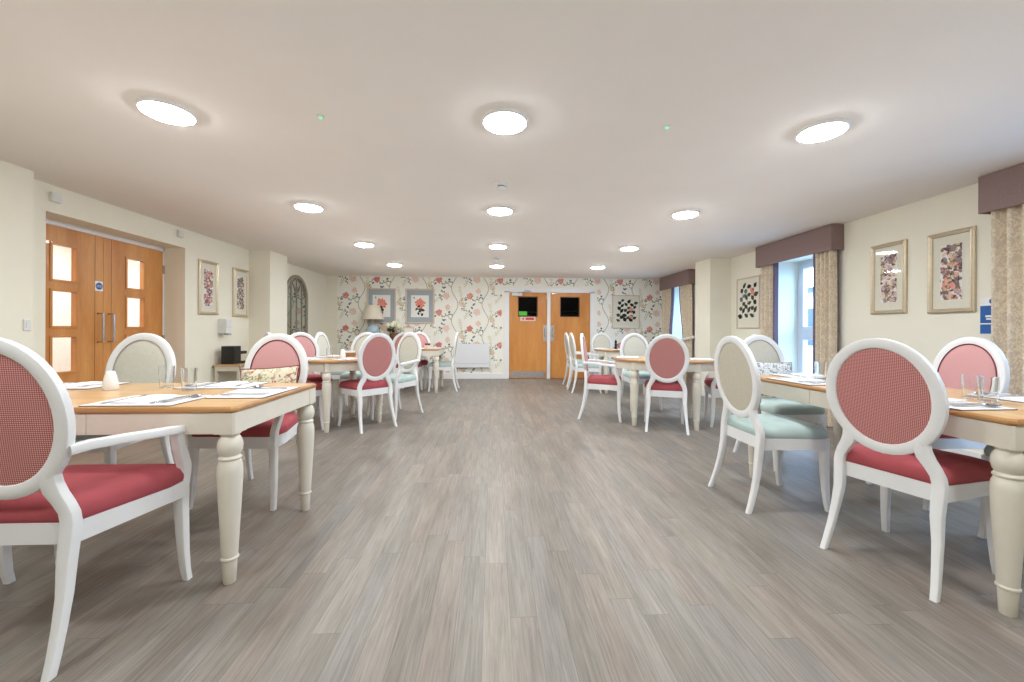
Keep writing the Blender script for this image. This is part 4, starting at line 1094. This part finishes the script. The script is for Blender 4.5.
t = thing('table_lamp', 'pale blue ceramic table lamp with cream shade on the sideboard', 'lamp', (LX, YB-.27, SBH+.0004))
MB().lathe([(.08, 0), (.085, .015), (.06, .03), (.10, .10), (.145, .19), (.15, .24), (.12, .31), (.05, .37), (.035, .385)], 28).build('base', 'blueglaze', t)
MB().lathe([(.012, .385), (.012, .51)], 12).build('stem', 'gold', t)
MB().lathe([(.145, .79), (.22, .55), (.243, .485), (.239, .485), (.142, .79)], 36, cap=False).build('shade', 'shade', t)
MB().lathe([(.02, .79), (.012, .81), (.001, .82)], 10).build('finial', 'gold', t)
FX = bx(397)
t = thing('flower_pot', 'brown pot of cream hydrangeas between the lamp and the card', 'flowers', (FX, YB-.27, SBH+.0004))
MB().lathe([(.07, 0), (.09, .05), (.10, .15), (.085, .19), (.08, .17)], 20).build('pot', 'brownpot', t)
R = random.Random(3); fb = MB(); lb = MB()
for i in range(26):
    a = R.uniform(0, 6.3); rr = R.uniform(.02, .16); c = (rr*math.cos(a), rr*.6*math.sin(a), .36+R.uniform(-.05, .07)-rr*.3)
    fb.sphere(c, R.uniform(.035, .055), 0, 8, 5)
for i in range(22):
    a = R.uniform(0, 6.3); rr = R.uniform(.02, .1); z = R.uniform(.17, .33)
    lb.add([(rr*math.cos(a), rr*math.sin(a), z), ((rr+.07)*math.cos(a+.3), (rr+.07)*math.sin(a+.3), z+.06), ((rr+.12)*math.cos(a), (rr+.12)*math.sin(a), z+.05), ((rr+.07)*math.cos(a-.3), (rr+.07)*math.sin(a-.3), z+.03)], [(0, 1, 2, 3)])
fb.build('bloom', 'hydrangea', t); lb.build('leaf', 'greenleaf', t, 0)
t = thing('photo_stand', 'small pale framed card on the sideboard right of the flowers', 'frame', (bx(410.5), YB-.20, SBH+.0004))
MB().box(-.12, .12, -.01, .01, 0, .32).build('frame', 'palewood', t, 0, .004); MB().box(-.095, .095, -.012, -.0101, .03, .29).build('card', 'paper', t, 0); MB().box(-.03, .03, -.0135, -.0121, .1, .13).build('card_print', 'ink_navy', t, 0)

# ------------------------------------------------------------------ outside
struct('ground_outside', MB().box(4.5, 30, -15, 30, -.4, -.3), 'paving')
t = thing('neighbouring_building', 'pale rendered building outside the right windows', 'building', (12, 8, -.3))
MB().box(0, 3, -14, 14, 0, 2.9).build('wall', 'render_w', t, 0)
MB().box(-.4, 3.2, -14.3, 14.3, 2.9, 3.05).build('roof', 'steel_dark', t, 0)
for k in range(6):
    MB().box(-.03, 0, -11+k*4.2, -9.6+k*4.2, .9, 2.3).build('window', 'steel_dark', t, 0)

# ------------------------------------------------------------------ light
W = bpy.data.worlds.new('world'); S.world = W; W.use_nodes = True
bg = W.node_tree.nodes['Background']; bg.inputs['Color'].default_value = (.38, .62, 1.0, 1); bg.inputs['Strength'].default_value = 15
def area(name, loc, size, energy, rot, col=(1, 1, 1)):
    l = bpy.data.lights.new(name, 'AREA'); l.shape = 'RECTANGLE'; l.size, l.size_y = size; l.energy = energy; l.color = col
    o = bpy.data.objects.new(name, l); COL.objects.link(o); o.location = loc; o.rotation_euler = rot; return o
area('corridor_lamp', (-5.0, 4.4, ZC-.02), (.6, 2.4), 62, (0, 0, 0), (.93, .96, 1))
for y in (2.385, 4.145, 5.9, 7.68, .62):      # added unseen fill lights facing up, to brighten the ceiling evenly
    for x in (-1.86, .065, 2.02):
        l = bpy.data.lights.new('ceiling_fill', 'AREA'); l.shape = 'RECTANGLE'; l.size = 1.94; l.size_y = 1.766; l.energy = UPE; l.color = LC
        o = bpy.data.objects.new('ceiling_fill', l); COL.objects.link(o); o.location = (x, y, 1.75); o.rotation_euler = (PI, 0, 0)
# render look
S.view_settings.view_transform = 'Standard'; S.view_settings.look = 'None'; S.view_settings.gamma = 1; S.view_settings.use_curve_mapping = False
S.view_settings.exposure = 0.0
S.cycles.use_denoising = True
S.cycles.max_bounces = 10; S.cycles.diffuse_bounces = 6; S.cycles.transparent_max_bounces = 16
S.cycles.sample_clamp_indirect = 6
